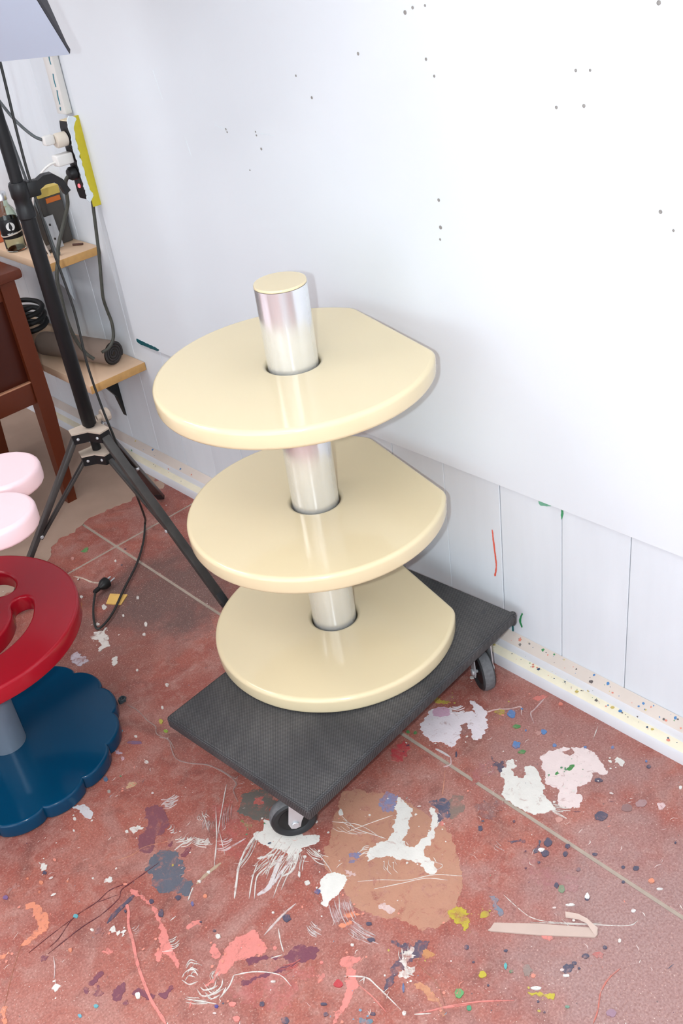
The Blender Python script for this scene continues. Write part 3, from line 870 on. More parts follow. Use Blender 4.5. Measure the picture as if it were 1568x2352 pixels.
STREAKS = [((240,236,228),0.0042,((-0.713,1.156),(-0.751,1.146),(-0.788,1.125),(-0.814,1.1),(-0.839,1.075))),
((240,236,228),0.0029,((-0.762,1.101),(-0.789,1.083),(-0.821,1.054))),
((240,236,228),0.0029,((-0.754,1.081),(-0.781,1.079),(-0.814,1.047))),
((230,222,222),0.0088,((-0.718,1.079),(-0.748,1.063),(-0.78,1.045),(-0.806,1.048))),
((230,222,222),0.0057,((-0.71,1.059),(-0.747,1.051),(-0.773,1.043))),
((240,236,228),0.0046,((-0.724,1.092),(-0.742,1.101),(-0.755,1.11))),
((240,236,228),0.0038,((-0.696,1.055),(-0.727,1.039),(-0.749,1.043))),
((240,236,228),0.0019,((-0.672,1.053),(-0.671,1.026),(-0.676,0.997),(-0.682,0.977))),
((240,236,228),0.0018,((-0.703,0.937),(-0.73,0.906))),
((240,236,228),0.0027,((-0.732,1.272),(-0.779,1.208),(-0.825,1.156))),
((240,236,228),0.0021,((-0.686,1.297),(-0.741,1.244),(-0.778,1.207))),
((240,236,228),0.002,((-0.763,1.22),(-0.792,1.164))),
((225,210,205),0.0037,((-0.77,0.981),(-0.806,0.981),(-0.85,0.976))),
((225,205,205),0.0033,((-0.74,1.164),(-0.766,1.169),(-0.786,1.175))),
((240,236,228),0.0016,((-0.579,1.062),(-0.582,1.017),(-0.568,0.976),(-0.561,0.956))),
((240,236,228),0.0013,((-0.601,1.063),(-0.572,1.017),(-0.565,0.961))),
((240,236,228),0.0013,((-0.598,1.023),(-0.557,1.005),(-0.513,0.984))),
((240,236,228),0.0012,((-0.663,0.929),(-0.632,0.899),(-0.6,0.862),(-0.56,0.833),(-0.528,0.793))),
((240,236,228),0.0012,((-0.654,0.895),(-0.613,0.866),(-0.575,0.839),(-0.552,0.807))),
((240,236,228),0.0012,((-0.54,0.855),(-0.534,0.835),(-0.547,0.836),(-0.549,0.847))),
((240,236,228),0.0024,((-0.824,0.967),(-0.838,0.944),(-0.847,0.926))),
((240,236,228),0.0029,((-0.976,0.943),(-0.952,0.947),(-0.933,0.957))),
((240,236,228),0.002,((-0.933,0.957),(-0.904,0.934),(-0.88,0.899),(-0.879,0.868))),
((240,236,228),0.0021,((-0.87,0.933),(-0.852,0.923))),
((240,146,136),0.0022,((-0.801,0.785),(-0.8,0.754),(-0.803,0.72))),
((240,146,136),0.0021,((-0.775,0.683),(-0.737,0.656),(-0.702,0.627))),
((240,236,228),0.0022,((-0.807,0.815),(-0.784,0.786),(-0.782,0.76),(-0.784,0.705))),
((240,236,228),0.0014,((-0.797,0.789),(-0.782,0.786))),
((240,236,228),0.0021,((-0.775,0.683),(-0.756,0.664))),
((180,130,110),0.0011,((-0.707,0.747),(-0.709,0.718),(-0.713,0.688),(-0.732,0.654))),
((170,120,105),0.0012,((-0.747,1.04),(-0.73,0.999),(-0.738,0.961),(-0.744,0.932))),
((240,146,136),0.0057,((-0.982,1.226),(-0.988,1.205),(-1.005,1.179),(-1.017,1.146),(-1.033,1.11),(-1.043,1.081),(-1.051,1.054),(-1.058,1.025),(-1.061,0.999),(-1.064,0.975))),
((74,80,102),0.0078,((-0.962,1.225),(-0.983,1.222),(-1.008,1.219),(-1.03,1.213))),
((92,42,56),0.0017,((-0.889,1.249),(-0.921,1.251),(-0.953,1.253),(-0.973,1.253),(-0.987,1.241),(-1.028,1.237),(-1.068,1.242),(-1.137,1.242))),
((92,42,56),0.0014,((-0.957,1.258),(-0.988,1.27),(-1.019,1.267),(-1.067,1.271),(-1.107,1.255),(-1.127,1.252))),
((92,42,56),0.0011,((-0.982,1.249),(-1.017,1.265))),
((92,42,56),0.0011,((-1.067,1.271),(-1.115,1.272),(-1.16,1.271))),
((240,236,228),0.0023,((-0.997,1.022),(-0.985,1.025),(-0.975,1.018),(-0.976,1.004))),
((240,236,228),0.0018,((-0.997,1.013),(-0.987,1.015),(-0.981,1.005))),
((240,236,228),0.002,((-1.0,1.018),(-0.996,1.002),(-0.983,0.995))),
((240,236,228),0.0023,((-0.992,0.986),(-0.993,0.968),(-0.98,0.958),(-0.962,0.957),(-0.95,0.966))),
((240,236,228),0.0023,((-0.986,0.983),(-0.984,0.973),(-0.97,0.966),(-0.959,0.973))),
((240,236,228),0.002,((-1.014,0.982),(-0.999,0.96),(-0.985,0.939))),
((240,236,228),0.0035,((-0.97,0.943),(-0.956,0.95))),
((240,146,136),0.0025,((-1.023,0.965),(-1.01,0.976))),
((240,236,228),0.0021,((-0.778,1.238),(-0.766,1.263),(-0.761,1.279))),
((240,236,228),0.0021,((-0.993,1.089),(-0.979,1.075))),
((240,236,228),0.0019,((-0.947,1.128),(-0.935,1.128))),
((240,236,228),0.0023,((-0.851,1.25),(-0.833,1.25),(-0.824,1.247))),
((200,178,150),0.0062,((-0.868,1.154),(-0.839,1.157),(-0.808,1.156))),
((240,236,228),0.0025,((-0.901,1.137),(-0.888,1.146),(-0.877,1.153))),
((210,150,120),0.0009,((-0.939,1.316),(-0.912,1.305),(-0.887,1.302),(-0.848,1.278))),
((210,150,120),0.0008,((-1.24,1.21),(-1.198,1.26),(-1.16,1.298))),
((225,205,200),0.0024,((-1.133,1.229),(-1.141,1.21),(-1.153,1.191))),
((240,236,228),0.0013,((-0.509,0.713),(-0.513,0.679),(-0.513,0.651),(-0.502,0.626),(-0.478,0.594),(-0.421,0.523),(-0.399,0.512))),
((240,236,228),0.0013,((-0.521,0.645),(-0.471,0.583),(-0.443,0.555))),
((240,236,228),0.0013,((-0.481,0.609),(-0.485,0.586))),
((240,146,136),0.0023,((-0.745,0.664),(-0.714,0.64),(-0.684,0.615),(-0.649,0.579))),
((216,122,106),0.0025,((-0.491,0.486),(-0.518,0.49),(-0.547,0.486),(-0.574,0.473),(-0.597,0.466))),
((240,236,228),0.0019,((-0.103,0.804),(-0.069,0.816))),
((226,200,200),0.0026,((-0.357,0.989),(-0.342,0.983),(-0.327,0.996))),
((226,160,130),0.0019,((-0.361,0.981),(-0.397,0.954),(-0.414,0.943))),
((240,236,228),0.0041,((-0.305,0.757),(-0.302,0.727))),
((220,214,212),0.0046,((-0.331,1.034),(-0.329,1.018),(-0.328,0.997))),
((226,196,190),0.0028,((-0.184,1.02),(-0.164,1.009),(-0.142,0.986),(-0.124,0.973),(-0.143,0.957))),
((216,190,188),0.0027,((-0.066,0.95),(-0.11,0.946),(-0.126,0.945),(-0.145,0.922))),
((176,156,148),0.0021,((-0.687,1.669),(-0.682,1.636),(-0.685,1.589),(-0.684,1.56),(-0.695,1.538),(-0.688,1.502),(-0.695,1.47))),
((172,150,144),0.0024,((-0.698,1.525),(-0.688,1.504),(-0.709,1.447),(-0.697,1.409),(-0.674,1.373),(-0.664,1.322),(-0.666,1.288),(-0.682,1.277),(-0.694,1.247))),
((172,150,144),0.002,((-0.674,1.373),(-0.665,1.34),(-0.66,1.302),(-0.651,1.3))),
((232,216,196),0.0044,((-0.503,2.232),(-0.491,2.2),(-0.484,2.163),(-0.47,2.139))),
((240,236,228),0.0023,((-0.681,1.301),(-0.711,1.274))),
((225,210,210),0.0028,((-0.805,1.363),(-0.787,1.363),(-0.766,1.353))),
((225,210,210),0.0027,((-0.803,1.353),(-0.786,1.351),(-0.773,1.347))),
((240,236,228),0.0019,((-0.717,1.044),(-0.744,1.036),(-0.769,1.023))),
((240,236,228),0.0023,((-0.702,1.055),(-0.721,1.049),(-0.738,1.039))),
((240,236,228),0.0018,((-0.713,1.054),(-0.754,1.042),(-0.791,1.021))),
((240,236,228),0.0014,((-0.695,1.066),(-0.728,1.056),(-0.759,1.039))),
((240,236,228),0.0022,((-0.69,1.071),(-0.721,1.061),(-0.749,1.046))),
((240,236,228),0.0019,((-0.704,1.07),(-0.74,1.059),(-0.772,1.041))),
((240,236,228),0.0018,((-0.711,1.072),(-0.749,1.06),(-0.784,1.04))),
((240,236,228),0.0024,((-0.687,1.086),(-0.722,1.075),(-0.754,1.057))),
((240,236,228),0.0024,((-0.722,1.074),(-0.75,1.065),(-0.776,1.05))),
((240,236,228),0.0015,((-0.707,1.086),(-0.729,1.079),(-0.75,1.068))),
((240,236,228),0.0016,((-0.709,1.09),(-0.742,1.08),(-0.772,1.063))),
((240,236,228),0.002,((-0.712,1.091),(-0.738,1.083),(-0.763,1.069))),
((240,236,228),0.0024,((-0.701,1.1),(-0.735,1.089),(-0.767,1.07))),
((240,236,228),0.0014,((-0.687,1.114),(-0.722,1.103),(-0.754,1.084))),
((240,236,228),0.0016,((-0.716,1.072),(-0.741,1.075),(-0.766,1.073))),
((240,236,228),0.0016,((-0.725,1.075),(-0.749,1.078),(-0.773,1.075))),
((240,236,228),0.0021,((-0.732,1.079),(-0.756,1.082),(-0.78,1.08))),
((240,236,228),0.0011,((-0.736,1.086),(-0.753,1.088),(-0.771,1.086))),
((240,236,228),0.001,((-0.74,1.088),(-0.764,1.091),(-0.789,1.088))),
((240,236,228),0.0013,((-0.726,1.093),(-0.748,1.095),(-0.771,1.093))),
((240,236,228),0.0021,((-0.713,1.1),(-0.732,1.102),(-0.752,1.1))),
((240,236,228),0.001,((-0.729,1.102),(-0.75,1.104),(-0.77,1.102))),
((240,236,228),0.0009,((-0.667,1.045),(-0.668,1.026),(-0.662,1.009))),
((240,236,228),0.0016,((-0.672,1.046),(-0.673,1.031),(-0.668,1.018))),
((240,236,228),0.0012,((-0.676,1.053),(-0.676,1.035),(-0.671,1.02))),
((240,236,228),0.0013,((-0.678,1.055),(-0.679,1.036),(-0.673,1.02))),
((240,236,228),0.0014,((-0.682,1.049),(-0.683,1.032),(-0.677,1.017))),
((240,236,228),0.0012,((-0.683,1.04),(-0.684,1.016),(-0.676,0.995))),
((240,236,228),0.0016,((-0.693,1.042),(-0.705,1.034),(-0.716,1.023))),
((240,236,228),0.001,((-0.696,1.045),(-0.711,1.035),(-0.723,1.023))),
((240,236,228),0.0014,((-0.692,1.05),(-0.707,1.04),(-0.72,1.027))),
((240,236,228),0.001,((-0.691,1.056),(-0.699,1.05),(-0.707,1.043))),
((240,236,228),0.0015,((-0.689,1.062),(-0.699,1.054),(-0.709,1.045))),
((240,236,228),0.0013,((-0.699,1.058),(-0.711,1.049),(-0.721,1.039))),
((240,236,228),0.0014,((-0.707,1.055),(-0.718,1.047),(-0.728,1.037))),
((240,236,228),0.0018,((-0.704,1.063),(-0.717,1.053),(-0.729,1.041))),
((240,236,228),0.0013,((-0.726,1.144),(-0.757,1.127),(-0.788,1.118))),
((240,236,228),0.0011,((-0.73,1.147),(-0.759,1.131),(-0.788,1.122))),
((240,236,228),0.0015,((-0.728,1.15),(-0.76,1.133),(-0.792,1.123))),
((240,236,228),0.0018,((-0.716,1.16),(-0.739,1.147),(-0.762,1.14))),
((226,210,208),0.001,((-0.696,0.915),(-0.703,0.904),(-0.708,0.892))),
((226,210,208),0.0018,((-0.7,0.913),(-0.71,0.895),(-0.717,0.877))),
((226,210,208),0.0016,((-0.706,0.91),(-0.717,0.893),(-0.724,0.874))),
((226,210,208),0.0012,((-0.705,0.92),(-0.711,0.91),(-0.715,0.899))),
((226,210,208),0.0013,((-0.708,0.921),(-0.716,0.909),(-0.721,0.895))),
((226,210,208),0.0011,((-0.714,0.915),(-0.725,0.897),(-0.733,0.877))),
((226,210,208),0.0019,((-0.719,0.921),(-0.73,0.903),(-0.737,0.883))),
((226,210,208),0.0011,((-0.721,0.915),(-0.732,0.897),(-0.739,0.877))),
((226,210,208),0.0015,((-0.718,0.934),(-0.727,0.918),(-0.734,0.901))),
((226,210,208),0.001,((-0.729,0.92),(-0.735,0.909),(-0.74,0.897))),
((226,210,208),0.001,((-0.728,0.928),(-0.738,0.911),(-0.745,0.892))),
((226,210,208),0.0018,((-0.731,0.933),(-0.742,0.915),(-0.75,0.895))),
((222,204,202),0.0017,((-0.725,0.881),(-0.724,0.869),(-0.721,0.858))),
((222,204,202),0.0014,((-0.725,0.87),(-0.723,0.849),(-0.718,0.829))),
((222,204,202),0.0012,((-0.726,0.866),(-0.724,0.846),(-0.718,0.827))),
((222,204,202),0.0017,((-0.729,0.86),(-0.727,0.841),(-0.722,0.824))),
((222,204,202),0.0017,((-0.733,0.869),(-0.731,0.85),(-0.726,0.832))),
((222,204,202),0.0017,((-0.735,0.861),(-0.733,0.836),(-0.726,0.813))),
((222,204,202),0.0018,((-0.739,0.872),(-0.738,0.851),(-0.732,0.832))),
((222,204,202),0.0014,((-0.742,0.868),(-0.741,0.853),(-0.736,0.838))),
((222,204,202),0.0009,((-0.743,0.866),(-0.741,0.843),(-0.735,0.822))),
((222,204,202),0.0009,((-0.747,0.867),(-0.746,0.854),(-0.742,0.841))),
((232,220,216),0.0014,((-0.775,0.933),(-0.776,0.925),(-0.774,0.917))),
((232,220,216),0.0016,((-0.776,0.928),(-0.777,0.917),(-0.775,0.907))),
((232,220,216),0.0012,((-0.778,0.933),(-0.78,0.924),(-0.778,0.915))),
((232,220,216),0.0013,((-0.782,0.927),(-0.784,0.913),(-0.781,0.899))),
((232,220,216),0.0015,((-0.784,0.929),(-0.786,0.918),(-0.784,0.908))),
((232,220,216),0.0015,((-0.787,0.934),(-0.789,0.919),(-0.786,0.905))),
((232,220,216),0.0016,((-0.789,0.928),(-0.79,0.916),(-0.788,0.904))),
((232,220,216),0.0011,((-0.791,0.926),(-0.793,0.914),(-0.79,0.903))),
((240,232,222),0.0011,((-0.582,0.911),(-0.587,0.906),(-0.589,0.898))),
((240,232,222),0.0011,((-0.588,0.908),(-0.599,0.898),(-0.601,0.885))),
((240,232,222),0.0012,((-0.591,0.918),(-0.598,0.912),(-0.6,0.903))),
((240,232,222),0.0015,((-0.6,0.912),(-0.609,0.904),(-0.611,0.892))),
((240,232,222),0.0012,((-0.598,0.923),(-0.607,0.914),(-0.609,0.902))),
((240,232,222),0.0009,((-0.606,0.917),(-0.611,0.913),(-0.612,0.906))),
((236,226,216),0.0007,((-0.583,1.051),(-0.581,1.036),(-0.575,1.025))),
((236,226,216),0.0012,((-0.588,1.049),(-0.587,1.035),(-0.581,1.025))),
((236,226,216),0.0012,((-0.59,1.033),(-0.587,1.01),(-0.577,0.992))),
((236,226,216),0.0006,((-0.598,1.043),(-0.596,1.018),(-0.584,0.998))),
((236,226,216),0.0007,((-0.604,1.046),(-0.601,1.023),(-0.59,1.004))),
((236,226,216),0.0008,((-0.611,1.052),(-0.609,1.038),(-0.602,1.027))),
((240,236,228),0.0009,((-0.604,0.951),(-0.609,0.955),(-0.615,0.956))),
((240,236,228),0.0011,((-0.607,0.958),(-0.614,0.964),(-0.623,0.966))),
((240,236,228),0.0011,((-0.603,0.96),(-0.609,0.964),(-0.616,0.966))),
((240,236,228),0.0011,((-0.601,0.965),(-0.609,0.971),(-0.619,0.973))),
((240,236,228),0.0014,((-0.596,0.966),(-0.603,0.971),(-0.612,0.973))),
((240,236,228),0.0013,((-0.593,0.968),(-0.599,0.973),(-0.607,0.974))),
((226,200,198),0.0016,((-0.706,1.251),(-0.718,1.239),(-0.729,1.225))),
((226,200,198),0.0015,((-0.707,1.257),(-0.724,1.241),(-0.739,1.221))),
((226,200,198),0.0014,((-0.717,1.25),(-0.731,1.237),(-0.743,1.222))),
((226,200,198),0.0017,((-0.719,1.254),(-0.739,1.234),(-0.757,1.212))),
((226,200,198),0.0016,((-0.726,1.251),(-0.743,1.235),(-0.757,1.217))),
((226,200,198),0.0009,((-0.717,1.268),(-0.731,1.254),(-0.743,1.238))),
((230,206,204),0.0014,((-0.782,1.201),(-0.773,1.194),(-0.763,1.192))),
((230,206,204),0.0022,((-0.777,1.193),(-0.769,1.186),(-0.758,1.184))),
((230,206,204),0.002,((-0.785,1.192),(-0.774,1.183),(-0.76,1.181))),
((230,206,204),0.0018,((-0.794,1.188),(-0.783,1.179),(-0.769,1.177))),
((230,206,204),0.0021,((-0.794,1.183),(-0.781,1.172),(-0.765,1.169))),
((230,206,204),0.0018,((-0.791,1.178),(-0.782,1.17),(-0.771,1.169))),
((236,228,222),0.0009,((-0.749,1.28),(-0.756,1.273),(-0.756,1.262))),
((236,228,222),0.0013,((-0.756,1.274),(-0.761,1.27),(-0.76,1.264))),
((236,228,222),0.0015,((-0.758,1.282),(-0.762,1.278),(-0.762,1.271))),
((236,228,222),0.0008,((-0.762,1.276),(-0.769,1.27),(-0.769,1.26))),
((236,228,222),0.001,((-0.767,1.278),(-0.772,1.273),(-0.772,1.266))),
((236,228,222),0.001,((-0.766,1.283),(-0.77,1.28),(-0.769,1.274))),
((236,228,222),0.0012,((-0.77,1.281),(-0.775,1.277),(-0.775,1.27))),
((236,228,222),0.0008,((-0.832,1.301),(-0.826,1.3),(-0.821,1.307))),
((236,228,222),0.0015,((-0.828,1.301),(-0.824,1.3),(-0.82,1.305))),
((236,228,222),0.001,((-0.831,1.295),(-0.822,1.293),(-0.816,1.302))),
((236,228,222),0.0013,((-0.833,1.29),(-0.828,1.289),(-0.824,1.295))),
((236,228,222),0.0013,((-0.832,1.288),(-0.827,1.287),(-0.823,1.292))),
((236,228,222),0.0008,((-0.829,1.284),(-0.823,1.282),(-0.818,1.289))),
((240,236,228),0.0014,((-0.98,1.034),(-0.968,1.037),(-0.962,1.025))),
((240,236,228),0.0014,((-0.982,1.03),(-0.971,1.033),(-0.965,1.022))),
((240,236,228),0.0009,((-0.978,1.022),(-0.966,1.025),(-0.96,1.013))),
((240,236,228),0.0014,((-0.985,1.021),(-0.976,1.024),(-0.971,1.015))),
((240,236,228),0.0012,((-0.987,1.02),(-0.976,1.023),(-0.97,1.011))),
((240,236,228),0.0014,((-0.985,1.013),(-0.978,1.015),(-0.975,1.008))),
((240,236,228),0.0011,((-0.978,0.986),(-0.978,0.968),(-0.964,0.963))),
((240,236,228),0.0008,((-0.975,0.976),(-0.975,0.957),(-0.96,0.951))),
((240,236,228),0.0011,((-0.979,0.978),(-0.979,0.96),(-0.965,0.954))),
((240,236,228),0.0014,((-0.98,0.972),(-0.979,0.957),(-0.967,0.952))),
((240,236,228),0.001,((-0.98,0.968),(-0.98,0.957),(-0.971,0.954))),
((240,236,228),0.0014,((-0.986,0.97),(-0.985,0.952),(-0.971,0.947))),
((240,236,228),0.0014,((-0.987,0.967),(-0.987,0.953),(-0.976,0.949))),
((240,236,228),0.0007,((-0.945,0.981),(-0.953,0.98),(-0.956,0.97))),
((240,236,228),0.001,((-0.949,0.979),(-0.957,0.978),(-0.96,0.969))),
((240,236,228),0.0006,((-0.952,0.981),(-0.961,0.979),(-0.964,0.969))),
((240,236,228),0.0009,((-0.948,0.988),(-0.958,0.987),(-0.962,0.975))),
((240,236,228),0.0013,((-0.952,0.987),(-0.96,0.985),(-0.963,0.976))),
((240,236,228),0.001,((-0.953,0.99),(-0.962,0.988),(-0.966,0.978))),
((240,236,228),0.0011,((-1.013,0.988),(-1.007,0.978),(-0.999,0.97))),
((240,236,228),0.0009,((-1.016,0.986),(-1.005,0.97),(-0.993,0.957))),
((240,236,228),0.0009,((-1.009,0.971),(-1.003,0.961),(-0.994,0.953))),
((240,236,228),0.0013,((-1.019,0.98),(-1.008,0.964),(-0.995,0.951))),
((240,236,228),0.0011,((-0.973,1.098),(-0.965,1.094),(-0.957,1.093))),
((240,236,228),0.0007,((-0.972,1.094),(-0.967,1.091),(-0.962,1.09))),
((240,236,228),0.0013,((-0.974,1.094),(-0.969,1.09),(-0.963,1.09))),
((240,236,228),0.0011,((-0.976,1.088),(-0.968,1.083),(-0.959,1.083))),
((240,236,228),0.0009,((-0.977,1.084),(-0.97,1.079),(-0.962,1.078))),
((240,236,228),0.001,((-0.982,1.082),(-0.974,1.077),(-0.965,1.076))),
((240,236,228),0.0009,((-0.836,1.269),(-0.83,1.265),(-0.823,1.265))),
((240,236,228),0.0014,((-0.832,1.263),(-0.825,1.259),(-0.818,1.259))),
((240,236,228),0.0016,((-0.838,1.262),(-0.83,1.257),(-0.82,1.257))),
((240,236,228),0.0013,((-0.831,1.256),(-0.821,1.25),(-0.809,1.249))),
((240,236,228),0.0013,((-0.829,1.251),(-0.819,1.244),(-0.807,1.244))),
((240,236,228),0.0011,((-0.834,1.25),(-0.824,1.244),(-0.813,1.244))),
((240,236,228),0.001,((-0.838,1.246),(-0.828,1.239),(-0.815,1.239))),
((240,236,228),0.0011,((-0.807,1.247),(-0.803,1.234),(-0.796,1.224))),
((240,236,228),0.001,((-0.809,1.244),(-0.806,1.233),(-0.8,1.225))),
((240,236,228),0.0009,((-0.81,1.238),(-0.807,1.227),(-0.801,1.218))),
((240,236,228),0.0009,((-0.813,1.24),(-0.808,1.221),(-0.797,1.206))),
((240,236,228),0.0019,((-0.815,1.237),(-0.812,1.226),(-0.806,1.218))),
((240,236,228),0.001,((-0.818,1.236),(-0.813,1.219),(-0.805,1.207))),
((226,206,200),0.0005,((-1.005,1.168),(-1.001,1.167),(-0.997,1.168))),
((226,206,200),0.0008,((-1.006,1.163),(-0.999,1.162),(-0.991,1.164))),
((226,206,200),0.0006,((-1.005,1.159),(-1.0,1.157),(-0.995,1.159))),
((226,206,200),0.0005,((-1.007,1.155),(-1.002,1.154),(-0.997,1.155))),
((232,214,210),0.0007,((-0.751,1.249),(-0.759,1.243),(-0.765,1.234))),
((232,214,210),0.0007,((-0.759,1.246),(-0.765,1.242),(-0.77,1.236))),
((232,214,210),0.0009,((-0.762,1.249),(-0.772,1.242),(-0.78,1.231))),
((232,214,210),0.0015,((-0.762,1.253),(-0.771,1.246),(-0.779,1.236))),
((232,214,210),0.0012,((-0.763,1.255),(-0.77,1.25),(-0.775,1.243))),
((232,214,210),0.0014,((-0.765,1.258),(-0.771,1.253),(-0.776,1.246))),
((232,214,210),0.0013,((-0.768,1.259),(-0.775,1.254),(-0.781,1.247))),
((232,214,210),0.0013,((-0.768,1.264),(-0.777,1.257),(-0.784,1.247))),
((230,218,214),0.0013,((-0.797,1.375),(-0.785,1.365),(-0.769,1.363))),
((230,218,214),0.0015,((-0.793,1.37),(-0.781,1.36),(-0.767,1.358))),
((230,218,214),0.0016,((-0.793,1.364),(-0.782,1.355),(-0.768,1.354))),
((230,218,214),0.0011,((-0.801,1.363),(-0.792,1.355),(-0.78,1.354))),
((230,218,214),0.0018,((-0.8,1.357),(-0.791,1.35),(-0.779,1.348))),
((230,218,214),0.0019,((-0.802,1.353),(-0.795,1.347),(-0.785,1.346))),
((230,218,214),0.0014,((-0.808,1.352),(-0.796,1.343),(-0.781,1.341))),
((220,196,190),0.0008,((-0.429,0.794),(-0.431,0.787),(-0.431,0.781))),
((220,196,190),0.0006,((-0.434,0.79),(-0.437,0.78),(-0.436,0.77))),
((220,196,190),0.0009,((-0.437,0.791),(-0.438,0.786),(-0.438,0.781))),
((220,196,190),0.0009,((-0.442,0.789),(-0.444,0.784),(-0.443,0.778))),
((240,236,228),0.0019,((-0.291,0.767),(-0.287,0.757),(-0.281,0.749))),
((240,236,228),0.0017,((-0.291,0.76),(-0.287,0.748),(-0.28,0.738))),
((240,236,228),0.0011,((-0.298,0.769),(-0.293,0.756),(-0.285,0.746))),
((240,236,228),0.001,((-0.298,0.761),(-0.293,0.746),(-0.283,0.732))),
((240,236,228),0.0018,((-0.303,0.758),(-0.299,0.749),(-0.293,0.741))),
((244,236,238),0.0024,((-0.218,1.087),(-0.212,1.078),(-0.202,1.074))),
((244,236,238),0.0024,((-0.226,1.089),(-0.217,1.077),(-0.201,1.07))),
((244,236,238),0.0014,((-0.222,1.079),(-0.215,1.069),(-0.202,1.064))),
((244,236,238),0.0015,((-0.236,1.08),(-0.226,1.067),(-0.21,1.06))),
((244,236,238),0.0013,((-0.235,1.075),(-0.225,1.063),(-0.21,1.057))),
((244,236,238),0.002,((-0.234,1.067),(-0.229,1.06),(-0.22,1.056))),
((240,236,228),0.0015,((-0.697,0.77),(-0.703,0.764),(-0.707,0.757))),
((240,236,228),0.0012,((-0.703,0.767),(-0.711,0.761),(-0.715,0.752))),
((240,236,228),0.001,((-0.704,0.77),(-0.708,0.767),(-0.711,0.761))),
((240,236,228),0.0018,((-0.705,0.775),(-0.713,0.768),(-0.717,0.76))),
((240,236,228),0.0013,((-0.705,0.777),(-0.71,0.772),(-0.714,0.765))),
((240,236,228),0.0013,((-0.71,0.779),(-0.718,0.772),(-0.722,0.763))),
((240,236,228),0.0017,((-0.723,0.75),(-0.722,0.742),(-0.718,0.735))),
((240,236,228),0.0009,((-0.723,0.742),(-0.722,0.738),(-0.72,0.734))),
((240,236,228),0.0015,((-0.728,0.747),(-0.727,0.741),(-0.724,0.736))),
((240,236,228),0.0013,((-0.731,0.743),(-0.73,0.738),(-0.728,0.734))),
((240,236,228),0.0011,((-0.732,0.741),(-0.73,0.734),(-0.727,0.728))),
((240,236,228),0.0009,((-0.736,0.741),(-0.735,0.735),(-0.732,0.731))),
((206,110,106),0.0022,((-0.864,0.907),(-0.851,0.897),(-0.836,0.893))),
((206,110,106),0.0012,((-0.873,0.906),(-0.863,0.898),(-0.851,0.895))),
((206,110,106),0.0017,((-0.868,0.902),(-0.857,0.893),(-0.843,0.89))),
((206,110,106),0.0016,((-0.867,0.898),(-0.858,0.891),(-0.846,0.888))),
((206,110,106),0.0013,((-0.881,0.898),(-0.872,0.891),(-0.861,0.888))),
((214,150,136),0.0009,((-0.986,1.352),(-0.982,1.35),(-0.977,1.351))),
((214,150,136),0.0007,((-0.987,1.349),(-0.983,1.347),(-0.979,1.347))),
((214,150,136),0.001,((-0.99,1.344),(-0.982,1.34),(-0.973,1.341))),
((214,150,136),0.0005,((-0.988,1.339),(-0.984,1.337),(-0.979,1.337)))]
